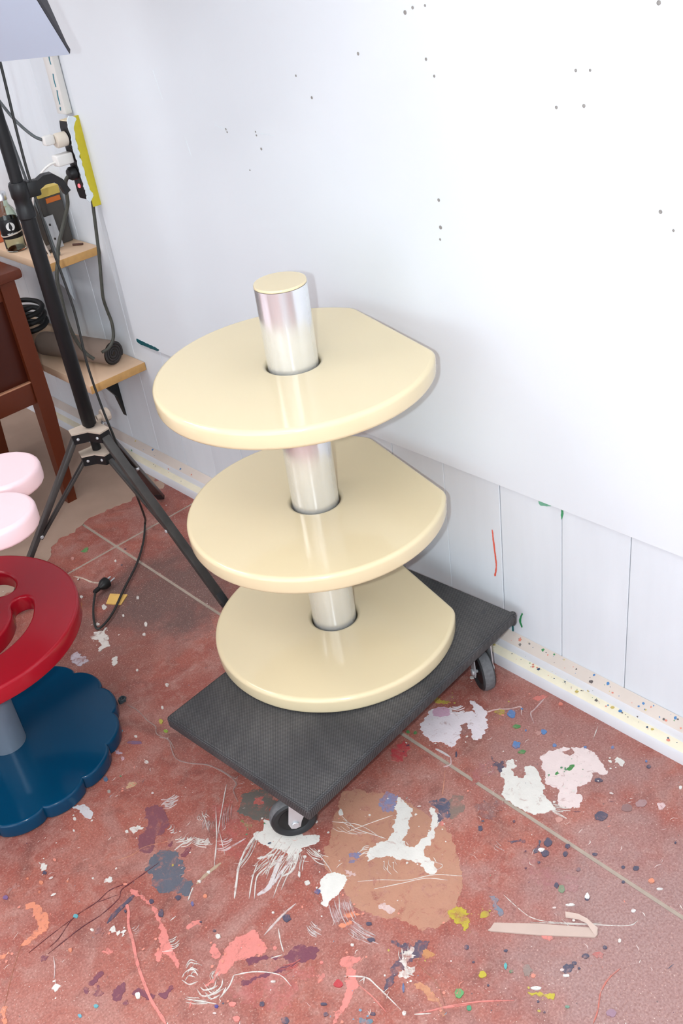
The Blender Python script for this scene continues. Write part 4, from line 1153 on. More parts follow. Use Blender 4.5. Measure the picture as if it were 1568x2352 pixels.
DOTS = [((84,138,194),-0.152,0.975,0.0057,-0.007,-0.0084,-0.0066),
((84,138,194),-0.216,0.913,0.0053,-0.0064,-0.0075,-0.0058),
((84,138,194),-0.152,0.892,0.0036,-0.0044,-0.0053,-0.004),
((84,138,194),-0.128,0.967,0.0015,-0.0018,-0.0022,-0.0017),
((84,138,194),-0.168,0.853,0.0024,-0.0029,-0.0035,-0.0025),
((84,138,194),-0.133,0.803,0.0019,-0.0023,-0.0028,-0.0019),
((84,138,194),-0.098,0.761,0.0019,-0.0022,-0.0028,-0.0019),
((84,138,194),-0.087,0.691,0.0014,-0.0016,-0.0021,-0.0013),
((84,138,194),-0.172,0.923,0.0012,-0.0015,-0.0018,-0.0014),
((76,150,86),-0.175,0.944,0.0054,-0.0065,-0.0038,-0.0029),
((76,150,86),-0.224,0.893,0.0053,-0.0063,-0.0036,-0.0028),
((70,150,86),-0.333,1.111,0.0025,-0.0031,-0.0027,-0.0026),
((70,150,86),-0.325,1.097,0.0023,-0.0027,-0.0027,-0.0025),
((240,235,228),-0.121,1.112,0.0029,-0.0035,-0.0032,-0.0027),
((235,140,120),-0.064,0.913,0.003,-0.0036,-0.0036,-0.0026),
((200,150,140),-0.162,0.898,0.0039,-0.0047,-0.0046,-0.0034),
((74,80,102),-0.257,0.682,0.0079,-0.0093,-0.0091,-0.0062),
((74,80,102),-0.369,0.72,0.0049,-0.0056,-0.0073,-0.0054),
((74,80,102),-0.392,0.71,0.0045,-0.0052,-0.0055,-0.0041),
((74,80,102),-0.352,0.689,0.003,-0.0034,-0.004,-0.0028),
((74,80,102),-0.369,0.682,0.003,-0.0034,-0.0039,-0.0028),
((74,80,102),-0.312,0.571,0.0036,-0.0041,-0.0039,-0.0025),
((74,80,102),-0.419,0.6,0.0027,-0.003,-0.0036,-0.0025),
((74,80,102),-0.511,0.54,0.0038,-0.0042,-0.0035,-0.0024),
((74,80,102),-0.534,0.546,0.0027,-0.003,-0.0027,-0.0019),
((74,80,102),-0.187,0.734,0.0047,-0.0055,-0.0039,-0.0027),
((74,80,102),-0.426,0.835,0.0027,-0.0032,-0.0045,-0.0037),
((74,80,102),-0.381,0.645,0.0026,-0.0029,-0.0033,-0.0023),
((74,80,102),-0.325,0.589,0.002,-0.0023,-0.0025,-0.0016),
((74,80,102),-0.096,0.68,0.0025,-0.003,-0.0038,-0.0024),
((74,80,102),-0.477,0.525,0.0022,-0.0025,-0.0026,-0.0018),
((74,80,102),-0.591,0.643,0.0021,-0.0023,-0.002,-0.0016),
((74,80,102),-0.433,0.655,0.0025,-0.0029,-0.0042,-0.003),
((74,80,102),-0.315,0.991,0.0012,-0.0015,-0.0058,-0.005),
((74,80,102),-0.351,0.572,0.0018,-0.002,-0.0022,-0.0014),
((74,80,102),-0.372,0.797,0.0015,-0.0018,-0.002,-0.0016),
((74,80,102),-0.415,0.707,0.0017,-0.0019,-0.0019,-0.0014),
((74,80,102),-0.22,0.548,0.0013,-0.0015,-0.0018,-0.0011),
((74,80,102),-0.536,0.535,0.0014,-0.0015,-0.0014,-0.001),
((74,80,102),-0.643,0.67,0.0014,-0.0016,-0.0013,-0.0011),
((74,80,102),-0.658,0.626,0.0012,-0.0013,-0.0013,-0.001),
((74,80,102),-0.626,0.55,0.0013,-0.0015,-0.0013,-0.0009),
((74,80,102),-0.633,0.532,0.0012,-0.0013,-0.0012,-0.0009),
((74,80,102),-0.335,0.642,0.0029,-0.0034,-0.0025,-0.0017),
((74,80,102),-0.272,0.905,0.002,-0.0024,-0.0029,-0.0023),
((150,118,116),-0.209,0.656,0.006,-0.0071,-0.0075,-0.0049),
((178,144,144),-0.183,0.642,0.0064,-0.0075,-0.0076,-0.0048),
((238,208,208),-0.164,0.611,0.0052,-0.0061,-0.007,-0.0043),
((216,162,150),-0.314,0.736,0.0046,-0.0053,-0.005,-0.0037),
((240,152,116),-0.317,0.537,0.0034,-0.0038,-0.0041,-0.0026),
((204,188,56),-0.65,0.645,0.0043,-0.0048,-0.0045,-0.0037),
((70,150,110),-0.614,0.613,0.0021,-0.0023,-0.002,-0.0015),
((90,190,190),-0.613,0.626,0.0017,-0.0019,-0.0039,-0.0031),
((70,160,120),-0.708,0.624,0.0027,-0.003,-0.0032,-0.0027),
((250,248,242),-0.39,0.72,0.0041,-0.0047,-0.0033,-0.0025),
((250,248,242),-0.56,0.543,0.0031,-0.0034,-0.0018,-0.0013),
((250,248,242),-0.416,0.602,0.0025,-0.0028,-0.0052,-0.0036),
((240,240,236),-0.61,0.566,0.0054,-0.006,-0.0024,-0.0018),
((230,150,130),-0.596,0.582,0.0024,-0.0027,-0.0031,-0.0023),
((166,132,150),-0.564,0.455,0.0049,-0.0054,-0.0051,-0.0034),
((130,150,120),-0.433,0.644,0.004,-0.0045,-0.0057,-0.0041),
((250,248,242),-0.449,0.614,0.0057,-0.0064,-0.002,-0.0014),
((120,160,140),-0.602,0.511,0.0023,-0.0026,-0.0017,-0.0012),
((245,242,238),-0.388,0.528,0.0024,-0.0028,-0.0026,-0.0017),
((240,240,236),-0.322,0.518,0.0035,-0.004,-0.0019,-0.0012),
((250,246,240),-0.103,0.607,0.0019,-0.0022,-0.0034,-0.002),
((74,80,102),-0.801,0.971,0.0053,-0.0059,-0.0044,-0.005),
((74,80,102),-0.933,0.881,0.0027,-0.0029,-0.0029,-0.0035),
((74,80,102),-0.925,0.831,0.0045,-0.0049,-0.0036,-0.0042),
((74,80,102),-0.729,0.827,0.0043,-0.0048,-0.0027,-0.0027),
((74,80,102),-0.873,0.789,0.0026,-0.0028,-0.0023,-0.0024),
((74,80,102),-0.71,0.852,0.0035,-0.004,-0.0023,-0.0023),
((74,80,102),-0.82,0.732,0.0029,-0.0032,-0.002,-0.0019),
((74,80,102),-0.63,0.696,0.0026,-0.0029,-0.0033,-0.0028),
((74,80,102),-0.863,0.804,0.0037,-0.0041,-0.0015,-0.0017),
((240,236,228),-0.575,1.066,0.003,-0.0035,-0.0051,-0.0053),
((240,236,228),-0.692,1.043,0.0021,-0.0024,-0.0023,-0.0025),
((240,236,228),-0.81,0.998,0.0016,-0.0018,-0.0013,-0.0016),
((240,236,228),-0.907,1.036,0.0028,-0.0032,-0.0028,-0.0036),
((240,236,228),-0.727,0.997,0.0037,-0.0042,-0.0029,-0.0032),
((240,236,228),-0.895,0.897,0.0031,-0.0034,-0.0013,-0.0016),
((240,236,228),-0.758,0.845,0.0019,-0.0022,-0.0017,-0.0018),
((240,236,228),-0.725,1.022,0.0017,-0.0019,-0.0043,-0.0049),
((240,236,228),-0.76,0.764,0.0011,-0.0012,-0.0011,-0.001),
((240,236,228),-0.785,0.696,0.0022,-0.0024,-0.0028,-0.0026),
((240,236,228),-0.555,1.142,0.0018,-0.0021,-0.0021,-0.0022),
((240,236,228),-0.622,1.087,0.002,-0.0023,-0.0022,-0.0024),
((240,236,228),-0.542,1.018,0.0013,-0.0015,-0.0014,-0.0014),
((240,146,136),-0.853,0.942,0.0024,-0.0026,-0.002,-0.0024),
((240,146,136),-0.465,0.898,0.0029,-0.0034,-0.0035,-0.0031),
((240,146,136),-0.978,0.893,0.0038,-0.0041,-0.0031,-0.004),
((240,146,136),-0.816,0.861,0.0019,-0.0021,-0.0017,-0.0018),
((240,146,136),-0.967,0.918,0.0042,-0.0046,-0.0025,-0.0032),
((84,104,150),-0.727,0.969,0.0037,-0.0042,-0.0033,-0.0036),
((96,176,110),-0.7,0.652,0.0047,-0.0052,-0.0056,-0.0048),
((70,120,170),-0.755,0.726,0.0013,-0.0014,-0.0054,-0.0051),
((200,60,70),-0.823,0.812,0.0049,-0.0054,-0.0044,-0.0047),
((74,80,102),-1.054,1.403,0.0027,-0.0031,-0.0018,-0.0033),
((74,80,102),-0.909,1.156,0.0035,-0.004,-0.0027,-0.0038),
((74,80,102),-0.95,1.153,0.0033,-0.0037,-0.0045,-0.0065),
((74,80,102),-0.948,1.188,0.003,-0.0033,-0.0025,-0.0036),
((74,80,102),-0.905,1.05,0.0021,-0.0024,-0.0014,-0.0018),
((74,80,102),-0.993,1.208,0.0015,-0.0017,-0.0017,-0.0026),
((74,80,102),-0.911,1.083,0.0016,-0.0018,-0.0011,-0.0014),
((240,236,228),-0.945,1.473,0.0024,-0.0028,-0.0019,-0.0033),
((240,236,228),-0.962,1.448,0.0014,-0.0016,-0.0011,-0.0019),
((240,236,228),-0.996,1.318,0.0013,-0.0015,-0.001,-0.0017),
((240,236,228),-1.069,1.052,0.0031,-0.0034,-0.0032,-0.0048),
((240,236,228),-0.907,1.036,0.0028,-0.0031,-0.0024,-0.0032),
((240,236,228),-0.837,1.157,0.0022,-0.0025,-0.0018,-0.0023),
((240,236,228),-0.861,1.154,0.0026,-0.0029,-0.0015,-0.0021),
((240,236,228),-1.056,1.222,0.0026,-0.0029,-0.0014,-0.0023),
((240,236,228),-0.89,1.361,0.0024,-0.0027,-0.0018,-0.0027),
((240,152,118),-1.07,1.388,0.0027,-0.0031,-0.002,-0.0036),
((240,152,118),-1.083,1.372,0.0015,-0.0017,-0.0011,-0.002),
((240,152,118),-1.084,1.417,0.0016,-0.0018,-0.0011,-0.0021),
((240,152,118),-1.033,1.351,0.0013,-0.0015,-0.0012,-0.002),
((240,152,118),-1.105,1.217,0.0022,-0.0024,-0.0021,-0.0035),
((240,152,118),-0.873,1.12,0.0026,-0.0029,-0.0022,-0.003),
((96,180,190),-1.062,1.271,0.003,-0.0034,-0.0022,-0.0038),
((96,180,190),-1.129,1.09,0.0028,-0.003,-0.0016,-0.0027),
((96,180,200),-1.157,1.096,0.0022,-0.0024,-0.0016,-0.0027),
((130,100,150),-1.134,1.411,0.0035,-0.0039,-0.0021,-0.0042),
((90,110,170),-0.899,1.125,0.0018,-0.0021,-0.0025,-0.0035),
((60,70,150),-0.988,0.935,0.0023,-0.0026,-0.0017,-0.0022),
((238,232,224),-0.387,2.195,0.0019,-0.0025,-0.0028,-0.0044),
((238,232,224),-0.442,1.997,0.0023,-0.003,-0.0036,-0.0055),
((238,232,224),-0.51,1.963,0.0018,-0.0023,-0.0027,-0.0042),
((238,232,224),-0.492,1.884,0.0027,-0.0035,-0.0048,-0.0071),
((238,232,224),-0.518,1.853,0.0025,-0.0031,-0.003,-0.0044),
((238,232,224),-0.588,1.651,0.0028,-0.0034,-0.0033,-0.0046),
((238,232,224),-0.605,1.753,0.0019,-0.0024,-0.0021,-0.0032),
((238,232,224),-0.639,1.597,0.0018,-0.0022,-0.0028,-0.004),
((238,232,224),-0.539,2.128,0.0032,-0.0041,-0.0028,-0.0047),
((238,232,224),-0.731,1.569,0.0024,-0.0029,-0.0018,-0.0027),
((238,232,224),-0.758,1.486,0.003,-0.0036,-0.0022,-0.0032),
((238,232,224),-0.945,1.474,0.0019,-0.0022,-0.0016,-0.0027),
((238,232,224),-0.877,1.355,0.0053,-0.0061,-0.0029,-0.0044),
((238,232,224),-0.573,1.988,0.0035,-0.0045,-0.0026,-0.0043),
((220,160,150),-0.459,2.311,0.0028,-0.0037,-0.0039,-0.0066),
((220,180,190),-0.787,1.536,0.0026,-0.0031,-0.0024,-0.0037),
((200,190,80),-0.667,1.563,0.0031,-0.0038,-0.0038,-0.0054),
((150,180,70),-0.677,1.529,0.0031,-0.0037,-0.0024,-0.0034),
((80,120,150),-0.844,1.515,0.003,-0.0036,-0.0036,-0.0057),
((130,100,130),-0.744,1.556,0.0101,-0.0121,-0.0025,-0.0038),
((180,170,160),-0.858,1.48,0.0021,-0.0025,-0.0022,-0.0035)]
flake('bare_patch', refine([(-0.62, 2.30), (-0.46, 2.42), (-0.385, 2.44), (-0.345, 2.45), (-0.296, 2.46), (-0.153, 2.44), (-0.053, 2.43), (-0.053, 2.8), (-0.053, 3.4), (-0.7, 3.5), (-1.4, 3.3), (-1.2, 2.6)], 2.2, 0.012, 5), 0.0008, M_BARE, floor)
for i, (c, rough, pts) in enumerate(SPILLS):
    wear = 0.9 if rough >= 0.5 else (0.45 if rough > 0.25 else (0.3 if rough > 0.11 else 0.12))
    if min(c) > 215:
        wear *= 0.55
    flake('paint_spill', refine(pts, 0.5 + rough * 2.2, 0.0025, i), 0.0004 + 0.000009 * i, paint(c, round(wear, 2)), floor)
for i, (c, w, pts) in enumerate(STREAKS):
    flake('paint_streak', ribbon(pts, w, i), 0.0014 + 0.000002 * i, paint(c, 0.35), floor)
# round drops: one joined mesh
pal = sorted({d[0] for d in DOTS})
bm = bmesh.new()
for i, (c, x, y, ax, ay, bx, by) in enumerate(DOTS):
    vs = []
    for k in range(20):
        t = 2 * math.pi * k / 20
        s = 1 + 0.38 * noise.noise(Vector((math.cos(t) * 1.3 + i * 5.1, math.sin(t) * 1.3, i)))
        vs.append(bm.verts.new((x + s * (ax * math.cos(t) + bx * math.sin(t)), y + s * (ay * math.cos(t) + by * math.sin(t)), 0.0020 + 0.000002 * i)))
    lo = [bm.verts.new((v.co.x, v.co.y, 0.0)) for v in vs]
    f = bm.faces.new(vs)
    f.material_index = pal.index(c)
    for k in range(20):
        g = bm.faces.new((vs[k], lo[k], lo[(k + 1) % 20], vs[(k + 1) % 20]))
        g.material_index = pal.index(c)
o = from_bm('paint_drops', bm, [paint(c, 0.3) for c in pal], floor, 0)
o['kind'] = 'stuff'
# fine spatter all over
pal = [(236, 226, 218), (226, 206, 200), (84, 90, 108), (236, 150, 130), (110, 70, 86), (100, 150, 110), (200, 180, 90), (130, 160, 180)]
wts = [9, 7, 4, 4, 2, 1, 1, 1]
bm = bmesh.new()
SPRAY = []
for i, (c, rough, pts) in enumerate(SPILLS):
    if min(c) > 200 or max(c) - min(c) > 60:
        for q in range(int(len(pts) * 1.2)):
            p = pts[rnd.randrange(len(pts))]
            SPRAY.append((p[0] + rnd.gauss(0, 0.012), p[1] + rnd.gauss(0, 0.012), c))
for i in range(1500):
    x, y = rnd.uniform(-1.65, -0.06), rnd.uniform(0.15, 2.4)
    dens = 0.5 + 0.9 * noise.noise(Vector((x * 3, y * 3, 4)))
    if rnd.random() > dens:
        continue
    r = 0.0006 + 0.0026 * rnd.random() ** 6
    el = rnd.uniform(1, 1.9)
    an = rnd.uniform(0, math.pi)
    vs = []
    for k in range(8):
        t = 2 * math.pi * k / 8
        u, v = r * el * math.cos(t) * rnd.uniform(0.8, 1.15), r * math.sin(t) * rnd.uniform(0.8, 1.15)
        vs.append(bm.verts.new((x + u * math.cos(an) - v * math.sin(an), y + u * math.sin(an) + v * math.cos(an), 0.0026)))
    f = bm.faces.new(vs)
    f.material_index = rnd.choices(range(len(pal)), wts)[0]
for i in range(420):
    x, y = rnd.uniform(-1.5, -0.1), rnd.uniform(0.2, 1.5)
    if noise.noise(Vector((x * 4, y * 4, 9))) < -0.05:
        continue
    an = 2.4 * noise.noise(Vector((x * 3, y * 3, 1))) + rnd.gauss(0, 0.35)
    ln, w = rnd.uniform(0.003, 0.016), rnd.uniform(0.0003, 0.0009)
    dx_, dy_ = math.cos(an), math.sin(an)
    bend = rnd.gauss(0, 0.15) * ln
    pts = [(x, y), (x + dx_ * ln / 2 - dy_ * bend, y + dy_ * ln / 2 + dx_ * bend), (x + dx_ * ln, y + dy_ * ln)]
    up_ = [(p[0] - dy_ * w * k, p[1] + dx_ * w * k) for p, k in zip(pts, (0.3, 1, 0.3))]
    dn_ = [(p[0] + dy_ * w * k, p[1] - dx_ * w * k) for p, k in zip(pts, (0.3, 1, 0.3))]
    f = bm.faces.new([bm.verts.new((p[0], p[1], 0.0025)) for p in up_ + dn_[::-1]])
    f.material_index = rnd.choices(range(len(pal)), [14, 8, 1, 3, 1, 0, 0, 1])[0]
for x, y, c in SPRAY:
    r = 0.0005 + 0.0022 * rnd.random() ** 4
    vs = [bm.verts.new((x + r * rnd.uniform(0.7, 1.5) * math.cos(t), y + r * rnd.uniform(0.7, 1.3) * math.sin(t), 0.0027)) for t in [2 * math.pi * k / 8 for k in range(8)]]
    f = bm.faces.new(vs)
    best = min(range(len(pal)), key=lambda k: sum((pal[k][j] - c[j]) ** 2 for j in range(3)))
    f.material_index = best
o = from_bm('paint_spatter', bm, [paint(c) for c in pal], floor, 0)
o['kind'] = 'stuff'

# ------------------------------------------------------------------ three-tier shelf stand in cream lacquer
SX, SY = -0.3104, 1.3297
stand = thing('tiered_shelf_stand', 'cream three-tier round shelf stand on a metal pole, standing on the black dolly', 'shelf stand', loc=(SX, SY, 0.1605))
RD, CH, PHI = 0.2632, 0.8287, -0.2436


def d_outline():
    al = math.acos(CH)
    arc = [(RD * math.cos(PHI + al + (2 * math.pi - 2 * al) * i / 150), RD * math.sin(PHI + al + (2 * math.pi - 2 * al) * i / 150)) for i in range(151)]
    a, b = Vector((*arc[-1], 0)), Vector((*arc[0], 0))
    cd = (b - a).normalized()

    def corner(c, u, v):
        p, q = c + u * 0.016, c + v * 0.016
        return [tuple((p * (1 - t) ** 2 + c * 2 * t * (1 - t) + q * t * t).xy) for t in [k / 6 for k in range(7)]]
    t0 = (Vector((*arc[4], 0)) - b).normalized()
    t1 = (Vector((*arc[-5], 0)) - a).normalized()
    pts = arc[4:-4]
    pts += corner(a, t1, cd)
    for k in range(1, 20):
        q = a + cd * (0.016 + ((b - a).length - 0.032) * k / 20)
        pts.append((q.x, q.y))
    pts += corner(b, -cd, t0)
    return pts


OUT = d_outline()
HOLE = circle(0, 0, 0.0497, 64)
for zt in (0.803, 0.500, 0.1985):
    bm = slab(bmesh.new(), OUT, zt - 0.0375 - 0.1605, zt - 0.1605, 0.0085, [HOLE], 5)
    from_bm('shelf', bm, M_CREAM, stand, 35)
bm = add_lathe(bmesh.new(), [(0.0440, 0.004), (0.0476, 0.004), (0.0476, 0.793), (0.0440, 0.793)], seg=72)
from_bm('pole', bm, M_ALU, stand, 35)
bm = add_lathe(bmesh.new(), [(0.0470, 0.7935), (0.0478, 0.7945), (0.0478, 0.7965), (0.0468, 0.7985), (0.0, 0.7988)], seg=72)
from_bm('cap', bm, M_CREAM, stand, 35)

# ------------------------------------------------------------------ black furniture dolly
DX, DY, DA, DL, DW, DZ = -0.6897, 1.004, 0.0769, 0.6617, 0.4037, 0.1600
dolly = thing('furniture_dolly', 'black mat-covered four-wheel dolly carrying the cream shelf stand', 'dolly', loc=(DX, DY, 0))
dolly.rotation_euler = (0, 0, DA)


def rect_round(x0, y0, x1, y1, r, n=6, step=0.02):
    pts = []
    for cx, cy, a0 in ((x1 - r, y0 + r, -90), (x1 - r, y1 - r, 0), (x0 + r, y1 - r, 90), (x0 + r, y0 + r, 180)):
        for k in range(n + 1):
            a = math.radians(a0 + 90 * k / n)
            pts.append((cx + r * math.cos(a), cy + r * math.sin(a)))
    return pts


bm = slab(bmesh.new(), rect_round(0, 0, DL, DW, 0.007), DZ - 0.030, DZ, 0.0075, (), 5)
deck = from_bm('deck', bm, M_FABRIC, dolly, 50)
# folded cloth at the two wall-side corners
for v_ in (0.006, DW - 0.006):
    bm = add_lathe(bmesh.new(), [(0.0, DZ - 0.034), (0.006, DZ - 0.033), (0.0085, DZ - 0.026), (0.009, DZ - 0.010), (0.007, DZ - 0.002), (0.0, DZ + 0.001)], (DL - 0.004, v_, 0), seg=16)
    from_bm('corner_fold', bm, M_FABRIC, dolly)
# pale smudges and drops of paint on the mat
for (u, v, r, c) in ((0.555, 0.150, 0.016, (120, 120, 122)), (0.562, 0.098, 0.0050, (150, 190, 170)), (0.574, 0.118, 0.0045, (150, 190, 170)), (0.535, 0.130, 0.0050, (150, 190, 170)), (0.625, 0.06, 0.008, (70, 70, 72))):
    ring = [(u + r * (1 + 0.4 * noise.noise(Vector((math.cos(t) * 2 + u * 50, math.sin(t) * 2, v * 50)))) * math.cos(t), v + r * 0.7 * math.sin(t)) for t in [2 * math.pi * k / 18 for k in range(18)]]
    bm = bmesh.new()
    bm.faces.new([bm.verts.new((x, y, DZ + 0.0004)) for x, y in ring])
    from_bm('paint_spot', bm, paint(c), dolly, 0)


def caster(contact, normal_deg, swivel, label=None):
    """fork with a wheel; contact point in world x, y; wheel axle direction in world degrees"""
    inv = Matrix.Rotation(-DA, 4, 'Z') @ Matrix.Translation((-DX, -DY, 0))
    c = inv @ Vector((*contact, 0))
    ang = math.radians(normal_deg) - DA
    nrm = Vector((math.cos(ang), math.sin(ang), 0))
    roll = Vector((-nrm.y, nrm.x, 0)) * swivel
    R = 0.047
    hub = c + Vector((0, 0, R))
    top = DZ - 0.030
    # mounting plate, swivel and the two fork blades
    bm = bmesh.new()
    pl = c + roll * 0.022
    add_box(bm, pl.x, pl.y, top - 0.0015, 0.050, 0.050, 0.003, ang, 0.001, 1)
    add_lathe(bm, [(0.021, -0.012), (0.024, -0.008), (0.022, -0.003)], (pl.x, pl.y, top), seg=24)
    M0 = Matrix((roll, nrm, Vector((0, 0, 1)))).transposed().to_4x4()
    add_box(bm, 0, 0, 0, 0.052, 0.042, 0.003, mtx=Matrix.Translation((pl.x, pl.y, top - 0.0135)) @ M0, bevel=0.001, segs=1)
    for s in (-1, 1):
        sh = [(0.046, top - 0.012), (-0.002 + 0.0, top - 0.012), (-0.013, R + 0.004), (-0.009, R - 0.010), (0.0, R - 0.013), (0.009, R - 0.010), (0.013, R + 0.004)]
        off = nrm * (s * 0.0195)
        vs0 = [bm.verts.new(c + off + roll * a + Vector((0, 0, z))) for a, z in sh]
        vs1 = [bm.verts.new(c + off + nrm * (s * 0.0025) + roll * a + Vector((0, 0, z))) for a, z in sh]
        bm.faces.new(vs0)
        bm.faces.new(vs1)
        for i in range(len(sh)):
            j = (i + 1) % len(sh)
            bm.faces.new((vs0[i], vs0[j], vs1[j], vs1[i]))
    fork = from_bm('caster', bm, M_STEEL, dolly, 35)
    if label:
        fork['label'] = label
    bm = add_lathe(bmesh.new(), [(0.030, -0.010), (0.034, -0.0135), (0.041, -0.0145), (0.045, -0.011), (R, -0.004), (R, 0.004), (0.045, 0.011), (0.041, 0.0145), (0.034, 0.0135), (0.030, 0.010)], hub, nrm, 48)
    tyre = from_bm('wheel', bm, [M_RUBBER, M_TREAD], fork, 40)
    for f in tyre.data.polygons:
        rel = Vector(f.center) - hub
        if (rel - nrm * rel.dot(nrm)).length > 0.0445:
            f.material_index = 1
    bm = add_lathe(bmesh.new(), [(0.0, -0.0125), (0.010, -0.0125), (0.012, -0.0105), (0.0295, -0.0105), (0.0315, 0.0), (0.0295, 0.0105), (0.012, 0.0105), (0.010, 0.0125), (0.0, 0.0125)], hub, nrm, 32)
    from_bm('hub', bm, M_BLACK, fork, 40)
    bm = bmesh.new()
    add_lathe(bm, [(0.0065, -0.026), (0.0075, -0.025), (0.0075, -0.0222), (0.004, -0.0222), (0.004, 0.0222), (0.0075, 0.0222), (0.0075, 0.025), (0.0065, 0.026)], hub, nrm, 12)
    from_bm('axle_bolt', bm, M_STEEL, fork, 30)


caster((-0.662, 1.100), 239, 1, 'front caster with its black wheel face turned to the viewer')
caster((-0.122, 1.078), 152, -1, 'caster with worn grey tread beside the skirting')
caster((-0.600, 1.345), 215, 1)
caster((-0.140, 1.400), 170, 1)

# ------------------------------------------------------------------ tiered table at the left: blue scalloped base, red smiling disc, pink flower
TX, TY = -0.944, 1.748
tt = thing('tiered_side_table', 'tiered table with scalloped blue base, red smiling disc and pink flower top', 'side table', loc=(TX, TY, 0))


def scallop(n, rn, rp, a0, per=14):
    pts = []
    for k in range(n):
        for i in range(per):
            t = i / per
            a = math.radians(a0 + 360 / n * (k + t))
            r = rn + (rp - rn) * (math.sin(math.pi * t) ** 0.55 if t > 0 else 0)
            pts.append((r * math.cos(a), r * math.sin(a)))
    return pts


bm = slab(bmesh.new(), scallop(15, 0.2335, 0.2480, -3.5), 0.001, 0.037, 0.006, (), 4)
from_bm('scalloped_base', bm, M_BLUE, tt, 40)['label'] = 'glossy petrol blue scalloped base'
bm = add_lathe(bmesh.new(), [(0.037, 0.036), (0.0405, 0.036), (0.0405, 0.66), (0.037, 0.66)], seg=56)
from_bm('pole', bm, M_ALU2, tt, 35)


def arc_slot(r0, r1, a0, a1, n=40, m_=10):
    rm, hw = (r0 + r1) / 2, (r1 - r0) / 2
    pts = [(r1 * math.cos(math.radians(a0 + (a1 - a0) * i / n)), r1 * math.sin(math.radians(a0 + (a1 - a0) * i / n))) for i in range(n + 1)]
    for a, sgn in ((a1, 1), (a0, -1)):
        ca = math.radians(a)
        c = (rm * math.cos(ca), rm * math.sin(ca))
        cap = []
        for k in range(1, m_):
            b = ca + math.pi * k / m_ if sgn > 0 else ca + math.pi + math.pi * k / m_
            cap.append((c[0] + hw * math.cos(b), c[1] + hw * math.sin(b)))
        if sgn > 0:
            pts += cap
            pts += [(r0 * math.cos(math.radians(a1 + (a0 - a1) * i / n)), r0 * math.sin(math.radians(a1 + (a0 - a1) * i / n))) for i in range(n + 1)]
        else:
            pts += cap
    return pts


def ell(cx, cy, a, b, n=40):
    return [(cx + a * math.cos(2 * math.pi * i / n), cy + b * math.sin(2 * math.pi * i / n)) for i in range(n)]


holes = [arc_slot(0.1095, 0.1535, -167, -17), ell(0.125, 0.067, 0.033, 0.052), ell(-0.125, 0.067, 0.033, 0.052)]
bm = slab(bmesh.new(), circle(0, 0, 0.2455, 120), 0.331, 0.370, 0.006, holes, 4)
from_bm('smiling_disc', bm, M_RED, tt, 40)['label'] = 'red disc with cut-out smile and eyes'


def flower(n, d, pr, a0, per=18):
    pts = []
    half = math.pi / n
    for k in range(n):
        a = math.radians(a0) + 2 * math.pi * k / n
        c = (d * math.cos(a), d * math.sin(a))
        span = math.pi - half * 0.72
        for i in range(per + 1):
            t = a - span + 2 * span * i / per
            s = 0.5 + 0.5 * math.cos((t - a))
            pts.append((c[0] + pr * math.cos(t), c[1] + pr * math.sin(t)))
    return pts


def petals(n, d, pr, rin, a0, per=16):
    """flower outline: round petals with deep narrow clefts between them"""
    pts = []
    step = 2 * math.pi / n
    for k in range(n):
        a = math.radians(a0) + step * k
        c = Vector((d * math.cos(a), d * math.sin(a)))
        for i in range(per + 1):
            t = a - math.radians(112) + math.radians(224) * i / per
            pts.append((c.x + pr * math.cos(t), c.y + pr * math.sin(t)))
        am = a + step / 2
        pts.append((rin * math.cos(am), rin * math.sin(am)))
    return pts


bm = slab(bmesh.new(), petals(7, 0.186, 0.077, 0.135, -6.0), 0.615, 0.655, 0.009, (), 4)
from_bm('flower_top', bm, M_PINK, tt, 40)['label'] = 'pale pink flower-shaped top with round petals'

# ------------------------------------------------------------------ light stand with softbox
LX, LY = -0.378, 2.117
ls = thing('light_stand', 'black tripod light stand between the brown desk and the cream shelf stand', 'light stand', loc=(LX, LY, 0))


def part(name, bm, material, smooth=35):
    return from_bm(name, bm, material, ls, smooth)


part('lower_tube', add_lathe(bmesh.new(), [(0.0165, 0.462), (0.0178, 0.464), (0.0178, 1.005), (0.0165, 1.006)], seg=32), M_POLE)
part('upper_tube', add_lathe(bmesh.new(), [(0.0142, 1.0), (0.0142, 1.72), (0.012, 1.722)], seg=32), M_POLE)
part('inner_tube', add_lathe(bmesh.new(), [(0.0115, 0.352), (0.0115, 0.47)], seg=24), M_POLE)
part('collar', add_lathe(bmesh.new(), [(0.0178, 0.985), (0.0205, 0.988), (0.0205, 1.008), (0.0190, 1.012), (0.0190, 1.030), (0.0215, 1.034), (0.0215, 1.060), (0.0185, 1.066)], seg=32), M_BLACK)
